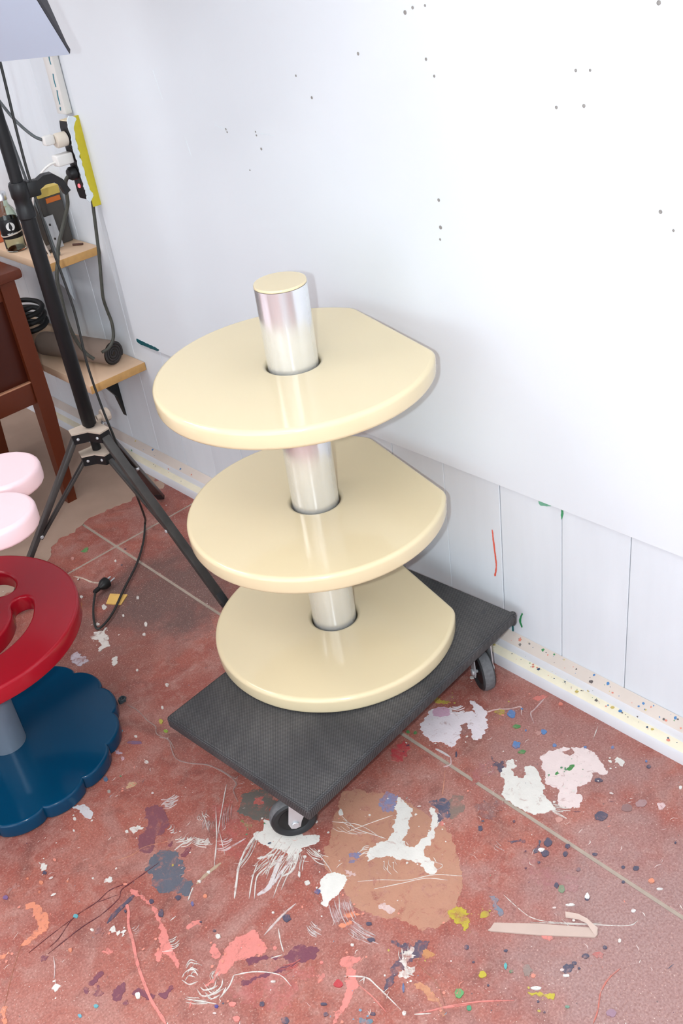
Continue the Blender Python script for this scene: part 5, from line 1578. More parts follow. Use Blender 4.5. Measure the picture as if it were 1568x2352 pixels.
# clamp lever pointing at the wall
bm = bmesh.new()
ldir = Vector((0.80, -0.20, 0)).normalized()
lside = Vector((-ldir.y, ldir.x, 0))
Ml = Matrix((ldir, lside, Vector((0, 0, 1)))).transposed().to_4x4()
add_box(bm, 0, 0, 0, 0.034, 0.026, 0.034, mtx=Matrix.Translation(ldir * 0.026 + Vector((0, 0, 1.045))) @ Ml, bevel=0.004)
part('clamp_block', bm, M_BLACK)
bm = bmesh.new()
sec = [(0.036, 1.048), (0.056, 1.058), (0.076, 1.058), (0.092, 1.044), (0.100, 1.020)]
prev = None
for i, (d_, z_) in enumerate(sec):
    c = ldir * d_ + Vector((0, 0, z_))
    up = Vector((0, 0, 1)) if i < 3 else (Vector((0, 0, 1)) + ldir * (0.7 if i == 3 else 1.6)).normalized()
    hh = 0.010 if i < 3 else 0.008
    ring = [bm.verts.new(c + lside * (s1 * 0.013) + up * (s2 * hh)) for s1, s2 in ((-1, -1), (1, -1), (1, 1), (-1, 1))]
    if prev:
        for k in range(4):
            bm.faces.new((prev[k], prev[(k + 1) % 4], ring[(k + 1) % 4], ring[k]))
    else:
        bm.faces.new(ring)
    prev = ring
bm.faces.new(prev)
part('clamp_lever', bm, M_BLACK)

FEET = [Vector((-0.316 - LX, 1.776 - LY, 0)), Vector((-0.118 - LX, 2.355 - LY, 0))]
FEET.append(-(FEET[0] + FEET[1]))
ANG = [math.atan2(f.y, f.x) for f in FEET]


def hub_outline(r_in, r_out, hw):
    pts = []
    for a in sorted(x % (2 * math.pi) for x in ANG):
        d = Vector((math.cos(a), math.sin(a)))
        s = Vector((-d.y, d.x))
        for rr, w in ((r_out, -hw), (r_out, hw)):
            p = d * rr + s * w
            pts.append((p.x, p.y))
        am = a + math.pi / 3
        pts.append((r_in * math.cos(am), r_in * math.sin(am)))
    return pts


for nm, z, ro in (('upper_bracket', 0.452, 0.052), ('lower_bracket', 0.386, 0.044)):
    bm = slab(bmesh.new(), hub_outline(0.026, ro, 0.015), z - 0.026, z, 0)
    br = part(nm, bm, M_BLACK, 20)
    bm = slab(bmesh.new(), hub_outline(0.0265, ro + 0.001, 0.0158), z, z + 0.004, 0)
    from_bm('dusty_plate', bm, M_DUST, br, 20)
    for a in ANG:
        d = Vector((math.cos(a), math.sin(a), 0))
        s = Vector((-d.y, d.x, 0))
        c = d * (ro - 0.012) + Vector((0, 0, z - 0.013))
        bm = add_lathe(bmesh.new(), [(0.0, -0.0205), (0.0032, -0.0195), (0.004, -0.0180), (0.004, 0.0180), (0.0032, 0.0195), (0.0, 0.0205)], c, s, 12)
        from_bm('rivet', bm, M_STEEL, br, 40)
# locking knob of the upper bracket, dusty
bm = bmesh.new()
kd = Vector((0.85, -0.10, 0)).normalized()
add_lathe(bm, [(0.007, 0.022), (0.007, 0.034), (0.015, 0.035), (0.017, 0.038), (0.017, 0.054), (0.014, 0.057)], Vector((0, 0, 0.470)), kd, 10)
part('lock_knob', bm, M_DUST)
for f in FEET:
    d = f.normalized()
    s = Vector((-d.y, d.x, 0))
    p0 = d * 0.038 + Vector((0, 0, 0.447))
    p1 = f + Vector((0, 0, 0.016))
    ax = (p1 - p0).normalized()
    up = s.cross(ax)
    if up.z < 0:
        up = -up
    bm = bmesh.new()
    Mx = Matrix((ax, s, up)).transposed().to_4x4()
    add_box(bm, 0, 0, 0, (p1 - p0).length, 0.025, 0.013, mtx=Matrix.Translation((p0 + p1) / 2) @ Mx, bevel=0.0025)
    leg = part('leg', bm, M_LEG)
    bm = bmesh.new()
    add_box(bm, 0, 0, 0, 0.04, 0.024, 0.016, mtx=Matrix.Translation(p1 - ax * 0.008) @ Mx, bevel=0.004)
    from_bm('rubber_foot', bm, M_RUBBER, leg, 35)
    q0 = d * 0.032 + Vector((0, 0, 0.376))
    q1 = p0 + (p1 - p0) * 0.56 - up * 0.011
    a2 = (q1 - q0).normalized()
    up2 = s.cross(a2)
    bm = bmesh.new()
    add_box(bm, 0, 0, 0, (q1 - q0).length + 0.02, 0.015, 0.009, mtx=Matrix.Translation((q0 + q1) / 2) @ Matrix((a2, s, up2)).transposed().to_4x4(), bevel=0.002)
    br = part('brace', bm, M_LEG)
    bm = add_lathe(bmesh.new(), [(0.0, -0.0150), (0.004, -0.0140), (0.005, -0.0120), (0.005, 0.0120), (0.004, 0.0140), (0.0, 0.0150)], q1 + up * 0.004, s, 12)
    from_bm('rivet', bm, M_STEEL, br, 40)
bm = bmesh.new()
rod(bm, (0, 0, 1.70), (0, 0, 1.76), 0.020, seg=20)
part('stand_head', bm, M_BLACK)

# softbox: face tilted down into the room
P0 = Vector((-0.371, 1.756, 1.330))
E1 = Vector((-0.556, 0.831, 0.0)).normalized()
E2 = Vector((-0.478, -0.320, 0.818)).normalized()
NB = -E1.cross(E2).normalized()
if NB.x < 0:
    NB = -NB          # points to the back of the softbox
SW, SH, SD = 0.50, 0.70, 0.32
sb = thing('softbox', 'grey-white softbox lamp head with black rim at the top left', 'softbox', loc=(0, 0, 0))


def frame_pts(inset, depth):
    return [P0 + E1 * inset + E2 * inset + NB * depth, P0 + E1 * (SW - inset) + E2 * inset + NB * depth, P0 + E1 * (SW - inset) + E2 * (SH - inset) + NB * depth, P0 + E1 * inset + E2 * (SH - inset) + NB * depth]


def loft(name, loops, material, cap0=False, cap1=False):
    bm = bmesh.new()
    rings = [[bm.verts.new(p) for p in lp] for lp in loops]
    for p, q in zip(rings, rings[1:]):
        k = len(p)
        for i in range(k):
            bm.faces.new((p[i], p[(i + 1) % k], q[(i + 1) % k], q[i]))
    if cap0:
        bm.faces.new(rings[0])
    if cap1:
        bm.faces.new(rings[-1])
    return from_bm(name, bm, material, sb, 30)


M_DIFF = mat('softbox_diffuser_cloth', lin((184, 194, 212)), 0.8, var=0.03, scale=8)
M_CLOTHBLK = mat('black_softbox_cloth', lin((52, 50, 56)), 0.7, var=0.15, scale=40)
gx = []
bm = bmesh.new()
NU, NV = 14, 18
for j in range(NV + 1):
    row = []
    for i in range(NU + 1):
        u, v = i / NU, j / NV
        sag = -0.010 * math.sin(math.pi * u) * math.sin(math.pi * v)
        row.append(bm.verts.new(P0 + E1 * (u * SW) + E2 * (v * SH) + NB * (sag - 0.001)))
    gx.append(row)
for j in range(NV):
    for i in range(NU):
        bm.faces.new((gx[j][i], gx[j][i + 1], gx[j + 1][i + 1], gx[j + 1][i]))
from_bm('diffuser', bm, M_DIFF, sb, 60)
loft('rim', [frame_pts(0.0035, 0.001), frame_pts(0.0, 0.001), frame_pts(0.001, 0.010), frame_pts(0.004, 0.010)], M_CLOTHBLK)
ctr = P0 + E1 * SW / 2 + E2 * SH / 2
half = 0.10
small = [ctr + NB * SD + E1 * (a * half) + E2 * (b * half) for a, b in ((-1, -1), (1, -1), (1, 1), (-1, 1))]
loft('shell', [frame_pts(0.0015, 0.008), small], M_CLOTHBLK, False, True)
bm = add_lathe(bmesh.new(), [(0.098, 0), (0.102, 0.006), (0.102, 0.026), (0.045, 0.036), (0.040, 0.085), (0.0, 0.090)], ctr + NB * (SD - 0.004), NB, 32)
from_bm('speed_ring', bm, M_BLACK, sb, 35)
hd = ctr + NB * (SD + 0.05)
bm = bmesh.new()
rod(bm, hd, Vector((LX, LY, 1.765)), 0.016, seg=16)
from_bm('mounting_arm', bm, M_BLACK, sb, 35)

# lead of the lamp: down the pole, over the floor to its plug
M_PLUG = M_BLACK
lead = thing('lamp_lead', 'thin black lead hanging from the light stand to a two-pin plug on the floor', 'cable', loc=(0, 0, 0))
path = [(LX + 0.030, LY - 0.012, 1.60), (LX + 0.034, LY - 0.016, 1.35), (LX + 0.026, LY - 0.014, 1.16), (LX + 0.024, LY - 0.014, 1.06), (LX + 0.030, LY - 0.012, 0.92), (LX + 0.038, LY - 0.016, 0.76), (LX + 0.030, LY - 0.020, 0.62), (LX + 0.034, LY - 0.024, 0.50), (LX + 0.040, LY - 0.030, 0.42), (LX + 0.056, LY - 0.012, 0.33), (LX + 0.085, LY + 0.03, 0.20), (LX + 0.118, LY + 0.085, 0.08), (-0.232, 2.270, 0.012), (-0.287, 2.199, 0.0075), (-0.36, 2.123, 0.0075), (-0.451, 2.05, 0.0075), (-0.521, 1.991, 0.0075), (-0.567, 1.965, 0.0075), (-0.587, 1.966, 0.0075), (-0.574, 2.002, 0.0075), (-0.545, 2.052, 0.008), (-0.510, 2.097, 0.014)]
tube_obj('cord', path, 0.0032, M_BLKCABLE, lead, 8, 6)
pd = Vector((0.072, 0.018, 0)).normalized()
pb = Vector((-0.510, 2.097, 0.016))
bm = add_lathe(bmesh.new(), [(0.0045, -0.004), (0.006, 0.0), (0.0065, 0.014), (0.005, 0.016), (0.0065, 0.018), (0.012, 0.026), (0.0155, 0.034), (0.0155, 0.046), (0.011, 0.050)], pb, pd, 20)
from_bm('plug', bm, M_PLUG, lead, 35)
ps = Vector((-pd.y, pd.x, 0))
for s in (-1, 1):
    bm = bmesh.new()
    rod(bm, pb + pd * 0.049 + ps * (s * 0.0085), pb + pd * 0.068 + ps * (s * 0.0075), 0.0022, seg=10)
    from_bm('pin', bm, M_STEEL, lead, 40)

# ------------------------------------------------------------------ small things on the floor
# piece of yellow tape
bm = slab(bmesh.new(), [(-0.512, 2.044), (-0.488, 2.008), (-0.453, 2.030), (-0.481, 2.073)], 0.0002, 0.0030, 0)
tag(from_bm('tape_scrap', bm, mat('yellow_orange_tape', lin((232, 186, 104)), 0.6, var=0.25, scale=40), None, 0), 'small yellow and orange tape scrap under the lamp lead', 'tape')
# strip of masking tape with one end curled up
M_TAPE = mat('masking_tape', lin((196, 172, 160)), 0.7, var=0.08, scale=30)
tape = thing('masking_tape', 'torn beige masking tape strip with a curled end on the red floor', 'tape', loc=(0, 0, 0))
ring = [(-0.582, 0.689), (-0.575, 0.688), (-0.564, 0.690), (-0.514, 0.631), (-0.456, 0.553), (-0.466, 0.547), (-0.473, 0.547), (-0.531, 0.618), (-0.580, 0.684)]
bm = slab(bmesh.new(), ring, 0.0003, 0.0030, 0)
from_bm('strip', bm, M_TAPE, tape, 0)
a, b_ = Vector((-0.473, 0.547, 0.0046)), Vector((-0.456, 0.553, 0.0046))
curl = [(Vector((-0.464, 0.550, 0.0034)), 0.008), (Vector((-0.463, 0.561, 0.0075)), 0.0055), (Vector((-0.460, 0.572, 0.0085)), 0.0040), (Vector((-0.463, 0.588, 0.0085)), 0.0045), (Vector((-0.473, 0.607, 0.0065)), 0.0050)]
bm = bmesh.new()
prev = None
for i, (c, w) in enumerate(curl):
    tw = 0.5 + i * 0.35
    sd = Vector((0.9 * math.cos(tw * 0.6), 0.35, 0.5 * math.sin(tw))).normalized()
    nn = Vector((0, 0, 0.0004))
    ring = [bm.verts.new(c - sd * w), bm.verts.new(c + sd * w), bm.verts.new(c + sd * w + nn), bm.verts.new(c - sd * w + nn)]
    if prev:
        for k in range(4):
            bm.faces.new((prev[k], prev[(k + 1) % 4], ring[(k + 1) % 4], ring[k]))
    else:
        bm.faces.new(ring)
    prev = ring
bm.faces.new(prev)
from_bm('curled_end', bm, M_TAPE, tape, 50)
# tangle of dark wire beside the blue base
bm = bmesh.new()
wp = [(-0.690 + 0.008 * math.cos(k * 1.25) * (1 + 0.3 * math.sin(k * 2.1)), 1.685 + 0.0075 * math.sin(k * 1.25), 0.0055 + 0.004 * (1 + math.sin(k * 0.9))) for k in range(18)]
add_tube(bm, wp, 0.0018, 6, 4)
tag(from_bm('wire_tangle', bm, mat('dark_wire', lin((50, 62, 68)), 0.4, var=0.5, scale=200), None, 60), 'small dark wire tangle on the floor by the blue scalloped base', 'wire')

# ------------------------------------------------------------------ brown desk at the left
DKX1, DKX0, DKY0, DKY1, DKZ = -0.259, -1.12, 2.585, 3.08, 0.742
desk = thing('wooden_desk', 'red-brown varnished wooden desk under the wall shelves', 'desk', loc=(0, 0, 0))


def dbox(name, x0, x1, y0, y1, z0, z1, material, bevel=0.003):
    return box_obj(name, (x0 + x1) / 2, (y0 + y1) / 2, (z0 + z1) / 2, x1 - x0, y1 - y0, z1 - z0, material, desk, 0, bevel)


dbox('desktop', DKX0 - 0.025, DKX1 + 0.022, DKY0 - 0.02, DKY1 + 0.01, 0.718, 0.748, M_WOODDARK, 0.010)
for xa in (DKX1 - 0.045, DKX0):
    for ya in (DKY0, DKY1 - 0.045):
        bm = bmesh.new()
        inx = 0.010 if xa < -0.5 else -0.012
        rings = []
        for z, w in ((0.0, 0.030), (0.33, 0.045), (0.718, 0.045)):
            cx = xa + 0.0225 + (inx * (0.33 - z) / 0.33 if z < 0.33 else 0)
            rings.append([bm.verts.new((cx + sx * w / 2, ya + 0.0225 + sy * w / 2, z)) for sx, sy in ((-1, -1), (1, -1), (1, 1), (-1, 1))])
        for p, q in zip(rings, rings[1:]):
            for k in range(4):
                bm.faces.new((p[k], p[(k + 1) % 4], q[(k + 1) % 4], q[k]))
        bm.faces.new(rings[0])
        bm.faces.new(rings[-1])
        from_bm('leg', bm, M_WOODDARK, desk, 0)
XM0, XM1 = DKX0 + 0.045, DKX1 - 0.045
dbox('lower_rail', XM0, XM1, DKY0 + 0.006, DKY0 + 0.030, 0.352, 0.420, M_WOODDARK)
dbox('upper_rail', XM0, XM1, DKY0 + 0.006, DKY0 + 0.030, 0.668, 0.716, M_WOODDARK)
dbox('panel', XM0, XM1, DKY0 + 0.016, DKY0 + 0.026, 0.418, 0.670, M_WOODPANEL, 0.001)
dbox('panel_bead', XM0, XM1, DKY0 + 0.004, DKY0 + 0.016, 0.418, 0.4225, mat('worn_wood_edge', lin((196, 140, 108)), 0.5, var=0.1, scale=40), 0.001)
dbox('side_panel', DKX1 - 0.034, DKX1 - 0.018, DKY0 + 0.045, DKY1 - 0.045, 0.352, 0.716, M_WOODPANEL, 0.001)
dbox('back_panel', XM0, XM1, DKY1 - 0.030, DKY1 - 0.016, 0.352, 0.716, M_WOODPANEL, 0.001)

# ------------------------------------------------------------------ wall shelves
def board(name, label, y0, y1, depth, z0, z1):
    t = thing(name, label, 'shelf', 'pine wall shelves', loc=(0, 0, 0))
    bm = add_box(bmesh.new(), -depth / 2 - 0.0005, (y0 + y1) / 2, (z0 + z1) / 2, depth, y1 - y0, z1 - z0, bevel=0.0025)
    o = from_bm('board', bm, [M_PINE, M_PINE_EDGE], t, 35)
    for f in o.data.polygons:
        if f.normal.y < -0.7:
            f.material_index = 1
    return t


up = board('wall_shelf', 'upper pine wall shelf holding the jar and tins', 2.548, 3.60, 0.172, 0.712, 0.736)
lo = board('wall_shelf', 'lower pine wall shelf holding the grey roll', 2.455, 3.50, 0.192, 0.369, 0.395)
bm = bmesh.new()
vs = []
for y in (2.664, 2.684):
    vs.append([bm.verts.new((x, y, z)) for x, z in ((0.0, 0.369), (-0.105, 0.369), (-0.100, 0.360), (-0.014, 0.225), (0.0, 0.150))])
bm.faces.new(vs[0])
bm.faces.new(vs[1])
for k in range(5):
    bm.faces.new((vs[0][k], vs[0][(k + 1) % 5], vs[1][(k + 1) % 5], vs[1][k]))
from_bm('bracket', bm, M_BLACK, lo, 20)
bm = bmesh.new()
vs = []
for y in (2.80, 2.82):
    vs.append([bm.verts.new((x, y, z)) for x, z in ((0.0, 0.712), (-0.12, 0.712), (-0.115, 0.704), (-0.014, 0.56), (0.0, 0.52))])
bm.faces.new(vs[0])
bm.faces.new(vs[1])
for k in range(5):
    bm.faces.new((vs[0][k], vs[0][(k + 1) % 5], vs[1][(k + 1) % 5], vs[1][k]))
from_bm('bracket', bm, M_PLANK, up, 20)

# roll of grey-brown cloth on the lower shelf
M_ROLL = mat('grey_brown_felt', lin((136, 118, 106)), 0.9, var=0.15, scale=18, bump=0.2)
M_ROLLEND = mat('dark_felt_edge', lin((58, 54, 54)), 0.9, var=0.3, scale=80)
ra, rb_ = Vector((-0.060, 2.520, 0.432)), Vector((-0.140, 2.800, 0.432))
roll = thing('felt_roll', 'rolled grey-brown felt lying on the lower wall shelf', 'roll', loc=(0, 0, 0))
bm = bmesh.new()
a1, b1, d1 = basis(rb_ - ra)
rings = []
for t in (0, 0.03, 0.35, 0.7, 0.97, 1.0):
    c = ra + (rb_ - ra) * t
    sc_ = 1.0 if 0 < t < 1 else 0.97
    rings.append([bm.verts.new(c + (a1 * math.cos(q) * 0.040 + b1 * math.sin(q) * 0.036) * sc_ * (1 + 0.06 * noise.noise(Vector((math.cos(q), math.sin(q), t * 3))))) for q in [2 * math.pi * k / 36 for k in range(36)]])
for p, q in zip(rings, rings[1:]):
    for k in range(36):
        bm.faces.new((p[k], p[(k + 1) % 36], q[(k + 1) % 36], q[k]))
from_bm('roll_body', bm, M_ROLL, roll, 50)
bm = bmesh.new()
sp = []
for k in range(90):
    t = k / 89
    q = t * 2 * math.pi * 3.6
    r = 0.006 + 0.030 * t
    sp.append(ra - d1 * 0.0005 + a1 * (math.cos(q) * r) + b1 * (math.sin(q) * r * 0.92))
add_tube(bm, sp, 0.0034, 6, 1, smooth_path=False)
from_bm('spiral_end', bm, M_ROLLEND, roll, 50)

# coil of black hose beside it
coil = bmesh.new()
cp = [(-0.085 + 0.062 * math.cos(k * 0.4), 3.02 + 0.075 * math.sin(k * 0.4), 0.405 + 0.0016 * k) for k in range(60)]
add_tube(coil, cp, 0.0085, 8, 3)
tag(from_bm('hose_coil', coil, M_RUBBER, None, 60), 'coil of black hose on the lower shelf behind the desk', 'hose')

# jar on the upper shelf
jar = thing('glass_jar', 'clear green-tinted glass bottle with a round white emblem on its black label', 'jar', loc=(-0.146, 2.770, 0.736))
mt, nt, b = new_mat('green_tinted_glass')
b.inputs['Base Color'].default_value = (0.86, 0.95, 0.86, 1)
b.inputs['Roughness'].default_value = 0.04
b.inputs['Transmission Weight'].default_value = 1.0
b.inputs['IOR'].default_value = 1.45
M_GLASS = mt
prof = [(0.0, 0.001), (0.026, 0.001), (0.0290, 0.004), (0.0295, 0.012), (0.0295, 0.100), (0.026, 0.116), (0.016, 0.130), (0.0145, 0.136), (0.0145, 0.150), (0.0125, 0.150), (0.0125, 0.135), (0.024, 0.113), (0.0272, 0.099), (0.0272, 0.012), (0.025, 0.006), (0.0, 0.006)]
from_bm('glass', add_lathe(bmesh.new(), prof, seg=40, caps=False), M_GLASS, jar, 50)
from_bm('cap', add_lathe(bmesh.new(), [(0.0, 0.168), (0.014, 0.168), (0.0165, 0.165), (0.0165, 0.146), (0.0145, 0.146)], seg=28), mat('silver_cap', (0.7, 0.7, 0.72), 0.3, metal=1.0), jar)
lab = from_bm('label_band', add_lathe(bmesh.new(), [(0.0298, 0.040), (0.0300, 0.0405), (0.0300, 0.0945), (0.0298, 0.095)], seg=48, caps=False), M_BLACK, jar, 50)


def on_jar(r, ang, z):
    return Vector((r * math.cos(ang), r * math.sin(ang), z))


JA = math.radians(-112)
M_PRINT = mat('white_print', lin((232, 232, 230)), 0.5, var=0.02)


def jar_print(name, shapes):
    bm = bmesh.new()
    for ring in shapes:
        vs = [bm.verts.new(on_jar(0.0303, JA + u / 0.0303, z)) for u, z in ring]
        bm.faces.new(vs)
    return from_bm(name, bm, M_PRINT, lab, 0)


eu, ez, er = 0.0, 0.075, 0.0125
em = []
for s in (-1, 1):      # two white half-moons with black arches between
    ring = [(eu + s * (0.0008 + 0), ez - er * 0.8)] + [(eu + s * er * math.sin(t), ez - er * math.cos(t)) for t in [0.5 + 2.6 * k / 12 for k in range(13)]] + [(eu + s * 0.0008, ez + er * 0.95), (eu + s * 0.004, ez + 0.003), (eu + s * 0.005, ez - 0.004)]
    em.append(ring)
jar_print('emblem', em)
jar_print('lettering', [[(u - 0.0016, 0.052 + 0.0016 * math.cos(i)), (u + 0.0005, 0.0515), (u + 0.0014, 0.0575 + 0.0012 * math.sin(i * 2)), (u - 0.0004, 0.0565)] for i, u in enumerate([-0.013 + 0.0034 * k for k in range(9)])])
bm = bmesh.new()
add_tube(bm, [on_jar(0.031, JA + math.radians(q), 0.052 + 0.004 * math.sin(math.radians(q * 1.2))) for q in range(-80, 281, 20)], 0.0016, 6, 3)
from_bm('cord', bm, mat('cotton_cord', lin((206, 190, 176)), 0.9, var=0.1, scale=200), jar, 60)

# tins and boxes
can = thing('spray_tin', 'dark brown metal tin standing behind the light stand pole', 'tin', loc=(-0.116, 2.655, 0.736))
from_bm('body', add_lathe(bmesh.new(), [(0.0, 0.001), (0.0215, 0.001), (0.0225, 0.003), (0.0225, 0.135), (0.0215, 0.138), (0.012, 0.150), (0.0, 0.152)], seg=36), mat('brown_tin', lin((66, 60, 54)), 0.45, var=0.15, scale=40), can)
from_bm('print_patch', add_lathe(bmesh.new(), [(0.0227, 0.010), (0.0229, 0.0105), (0.0229, 0.0235), (0.0227, 0.024)], seg=36, caps=False), mat('white_tin_print', lin((150, 142, 136)), 0.5, var=0.5, scale=300), can)
box = thing('tall_box', 'tall dark grey box with a yellow top and an orange stripe', 'box', loc=(-0.045, 2.712, 0.736))


def bxp(name, cx, cy, cz, sx, sy, sz, material, bevel=0.001):
    return from_bm(name, add_box(bmesh.new(), cx, cy, cz, sx, sy, sz, 0, bevel, 1), material, box, 35)


bxp('body', 0, 0, 0.070, 0.070, 0.070, 0.138, mat('dark_grey_card', lin((76, 72, 68)), 0.6, var=0.12, scale=50))
bxp('yellow_top', 0, 0, 0.1515, 0.0705, 0.0705, 0.024, mat('dirty_yellow_card', lin((214, 186, 92)), 0.6, var=0.15, scale=40))
bxp('orange_stripe', 0.008, -0.0352, 0.128, 0.046, 0.0012, 0.014, mat('orange_print', lin((214, 112, 40)), 0.5, var=0.1))
bxp('ochre_edge', -0.0352, -0.012, 0.085, 0.0012, 0.02, 0.10, mat('ochre_print', lin((206, 160, 60)), 0.5, var=0.1))
pl = thing('metal_plate', 'grey metal hinge plate with two holes leaning on the dark box', 'plate', loc=(-0.075, 2.652, 0.736))
holes = [circle(0.0, 0.028, 0.0035, 16), circle(0.0, 0.068, 0.0035, 16)]
bm = slab(bmesh.new(), [(-0.019, 0.001), (0.019, 0.001), (0.019, 0.092), (-0.019, 0.092)], -0.001, 0.001, 0, holes)
bmesh.ops.transform(bm, matrix=Matrix.Rotation(math.radians(-10), 4, 'X') @ Matrix.Rotation(math.radians(90), 4, 'X'), verts=bm.verts)
from_bm('plate', bm, mat('galvanised_plate', (0.55, 0.56, 0.57), 0.45, metal=0.7, var=0.1, scale=60), pl, 20)
oc = thing('orange_tub', 'orange tub with a cream lid at the left end of the upper shelf', 'tub', loc=(-0.128, 2.935, 0.736))
from_bm('tub', add_lathe(bmesh.new(), [(0.0, 0.001), (0.044, 0.001), (0.047, 0.005), (0.052, 0.165), (0.0, 0.166)], seg=40), mat('orange_plastic', lin((214, 112, 74)), 0.45, var=0.08), oc)
from_bm('lid', add_lathe(bmesh.new(), [(0.0525, 0.160), (0.0545, 0.162), (0.0545, 0.178), (0.052, 0.181), (0.0, 0.181)], seg=40), mat('cream_lid', lin((226, 186, 120)), 0.45, var=0.08), oc)
bm = bmesh.new()
rod(bm, (-0.040, 2.628, 0.7395), (-0.020, 2.604, 0.7395), 0.0032, seg=10)
tag(from_bm('pencil_stub', bm, mat('dark_pencil', lin((84, 52, 42)), 0.6), None, 40), 'short dark pencil stub lying on the end of the upper shelf', 'pencil')

# ------------------------------------------------------------------ power strip and conduit on the wall
tr = thing('cable_trunking', 'white vertical cable trunking with blue paint marks above the power strip', 'trunking', loc=(0, 0, 0))
box_obj('cover', -0.011, 2.523, (1.10 + 2.6) / 2, 0.020, 0.048, 1.50, M_WHITEPL, tr, bevel=0.003)
for (ya, za, yb, zb) in ((2.508, 1.245, 2.510, 1.222), (2.512, 1.200, 2.515, 1.168), (2.514, 1.160, 2.518, 1.125), (2.520, 1.118, 2.522, 1.110)):
    tube_obj('paint_line', [(-0.0212, ya, za), (-0.0214, (ya + yb) / 2 + 0.002, (za + zb) / 2), (-0.0212, yb, zb)], 0.0018, paint((48, 132, 150)), tr, 6, 4)

ps_ = thing('power_strip', 'black power strip with a yellow painted side and red light, on the wall', 'power strip', loc=(0, 0, 0))
SYA, SYB, SZA, SZB = 2.456, 2.502, 0.892, 1.092
bm = bmesh.new()
vs = []
zc, yc = (SZA + SZB) / 2, (SYA + SYB) / 2
ch = 0.018
outl = [(SYA, SZA), (SYA, SZB), (SYB - 0.006, SZB), (SYB, SZB - ch), (SYB, SZA + ch), (SYB - 0.006, SZA)]
bm = slab(bmesh.new(), [(y, z) for y, z in outl], 0.0005, 0.0475, 0.002)
bmesh.ops.transform(bm, matrix=Matrix(((0, 0, -1, 0), (1, 0, 0, 0), (0, 1, 0, 0), (0, 0, 0, 1))), verts=bm.verts)
body = from_bm('body', bm, M_BLACK, ps_, 35)
box_obj('yellow_side', -0.0185, SYA - 0.0020, 0.985, 0.037, 0.003, 0.232, M_YELLOW, ps_, bevel=0.001, segs=1)
bm = bmesh.new()
ring = refine([(-0.0475, SZA - 0.002), (-0.030, SZA + 0.006), (-0.036, SZA + 0.03), (-0.038, SZA + 0.1), (-0.037, SZA + 0.15), (-0.034, SZB - 0.02), (-0.022, SZB + 0.003), (-0.0475, SZB + 0.002)], 0.5, 0.004, 11)
bm = slab(bmesh.new(), ring, 0, 0.0042, 0)
bmesh.ops.transform(bm, matrix=Matrix(((1, 0, 0, 0), (0, 0, -1, SYA), (0, 1, 0, 0), (0, 0, 0, 1))), verts=bm.verts)
from_bm('white_smear', bm, M_SMEAR, ps_, 0)
box_obj('white_top', -0.024, (SYA + SYB) / 2 - 0.004, SZB + 0.0012, 0.046, 0.036, 0.003, mat('cream_smear', lin((226, 208, 176)), 0.6, var=0.15, scale=60), ps_, bevel=0.001, segs=1)
box_obj('dark_patch', -0.006, SYA - 0.0040, 0.905, 0.011, 0.001, 0.034, mat('dark_paint_patch', lin((76, 74, 60)), 0.7, var=0.3, scale=150), ps_)
mt, nt, b = new_mat('red_indicator_light')
b.inputs['Base Color'].default_value = (0.8, 0.03, 0.04, 1)
b.inputs['Emission Color'].default_value = (1.0, 0.10, 0.12, 1)
b.inputs['Emission Strength'].default_value = 2.0
from_bm('switch_light', add_lathe(bmesh.new(), [(0.0, -0.050), (0.0048, -0.0495), (0.006, -0.047)], (0, 2.480, 0.926), (1, 0, 0), 16), mt, ps_)
for z in (1.055, 1.010, 0.965, 0.950):
    from_bm('socket', add_lathe(bmesh.new(), [(0.0, -0.0478), (0.015, -0.0479), (0.0175, -0.0486), (0.0185, -0.0470)], (0, 2.479, z), (1, 0, 0), 24), M_BLACK, ps_)

# things plugged in
ad = thing('plug_adapter', 'cream plug adapter in the top socket of the power strip', 'plug', loc=(0, 0, 0))
bm = add_lathe(bmesh.new(), [(0.0150, -0.050), (0.0185, -0.052), (0.0185, -0.078), (0.0165, -0.082), (0.0, -0.082)], (0, 2.479, 1.050), (1, 0, 0), 28)
from_bm('body', bm, mat('old_cream_plastic', lin((226, 214, 198)), 0.4, var=0.06), ad)
bm = bmesh.new()
add_box(bm, -0.097, 2.486, 1.056, 0.030, 0.022, 0.024, bevel=0.005)
from_bm('plug_end', bm, M_WHITEPL, ad, 35)
tube_obj('grey_cord', [(-0.112, 2.490, 1.060), (-0.128, 2.505, 1.075), (-0.150, 2.53, 1.115), (-0.170, 2.55, 1.17), (-0.185, 2.57, 1.23), (-0.19, 2.60, 1.40), (-0.15, 2.62, 1.70), (-0.03, 2.62, 2.0)], 0.0042, M_GREYCABLE, ad, 8, 6)
cg = thing('phone_charger', 'white square phone charger with a white lead in the power strip', 'charger', loc=(0, 0, 0))
box_obj('charger', -0.074, 2.479, 1.003, 0.048, 0.030, 0.028, M_WHITEPL, cg, bevel=0.004, segs=3)
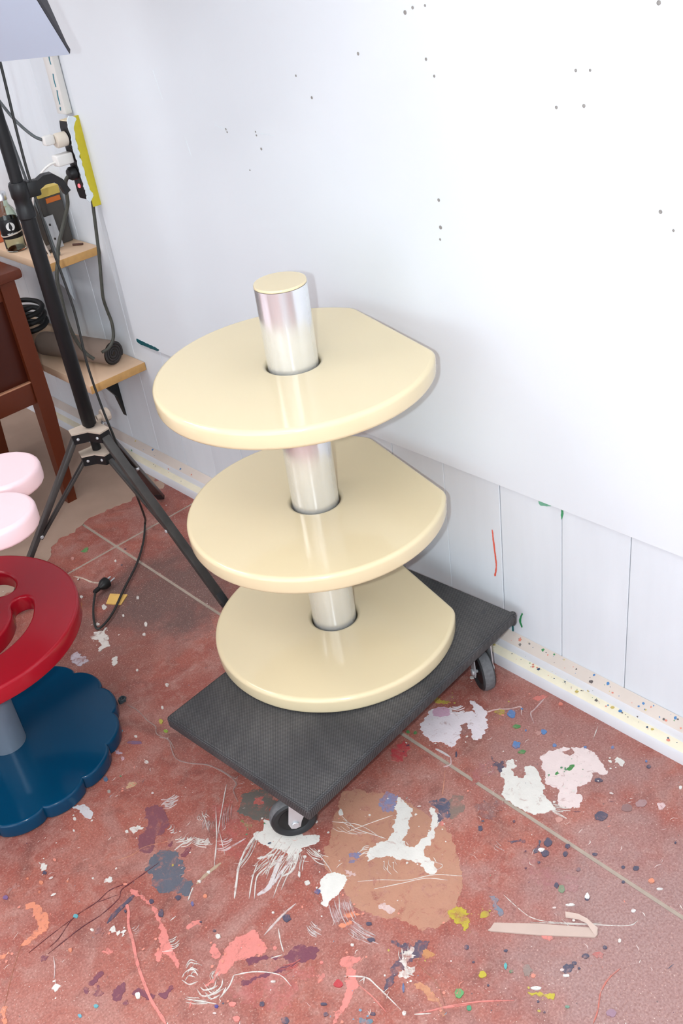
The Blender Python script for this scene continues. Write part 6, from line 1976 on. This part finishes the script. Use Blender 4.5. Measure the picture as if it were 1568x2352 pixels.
tube_obj('white_cord', [(-0.096, 2.480, 1.000), (-0.112, 2.484, 0.998), (-0.132, 2.495, 0.985), (-0.148, 2.51, 0.962), (-0.160, 2.53, 0.925), (-0.163, 2.55, 0.88), (-0.150, 2.58, 0.80), (-0.13, 2.60, 0.742)], 0.0030, M_WHITEPL, cg, 8, 6)
bp_ = thing('black_plug', 'black plug with a thick dark lead in the lower socket', 'plug', loc=(0, 0, 0))
bm = add_lathe(bmesh.new(), [(0.0150, -0.0492), (0.0175, -0.051), (0.0175, -0.064), (0.013, -0.070), (0.0, -0.072)], (0, 2.479, 0.962), (1, 0, 0), 24)
from_bm('plug', bm, M_BLACK, bp_)
tube_obj('dark_cord', [(-0.068, 2.484, 0.958), (-0.078, 2.490, 0.945), (-0.082, 2.494, 0.920), (-0.085, 2.500, 0.885), (-0.098, 2.512, 0.850), (-0.115, 2.520, 0.815), (-0.135, 2.522, 0.780), (-0.150, 2.523, 0.740), (-0.165, 2.522, 0.70), (-0.172, 2.515, 0.65), (-0.178, 2.508, 0.58), (-0.170, 2.505, 0.52), (-0.155, 2.500, 0.475), (-0.140, 2.49, 0.452)], 0.0052, M_DIRTYCABLE, bp_, 8, 6)
bm = bmesh.new()
add_tube(bm, [(-0.018, 2.482, 0.892), (-0.022, 2.483, 0.860), (-0.030, 2.485, 0.80), (-0.040, 2.487, 0.73), (-0.052, 2.490, 0.66), (-0.058, 2.495, 0.61), (-0.055, 2.497, 0.57), (-0.052, 2.495, 0.53), (-0.062, 2.490, 0.49), (-0.085, 2.488, 0.467), (-0.110, 2.489, 0.462)], 0.0048, 8, 6)
tag(from_bm('supply_cable', bm, M_DIRTYCABLE, None, 60), 'dark paint-flecked supply cable hanging from the bottom of the power strip', 'cable')
bm = bmesh.new()
add_tube(bm, [(-0.10, 2.60, 2.0), (-0.13, 2.60, 1.60), (-0.150, 2.60, 1.30), (-0.150, 2.60, 1.16), (-0.140, 2.60, 1.02), (-0.130, 2.60, 0.90), (-0.120, 2.595, 0.83), (-0.115, 2.59, 0.75), (-0.105, 2.585, 0.742)], 0.0042, 8, 6)
tag(from_bm('hanging_cable', bm, M_GREYCABLE, None, 60), 'grey cable hanging straight down from under the softbox to the upper shelf', 'cable')
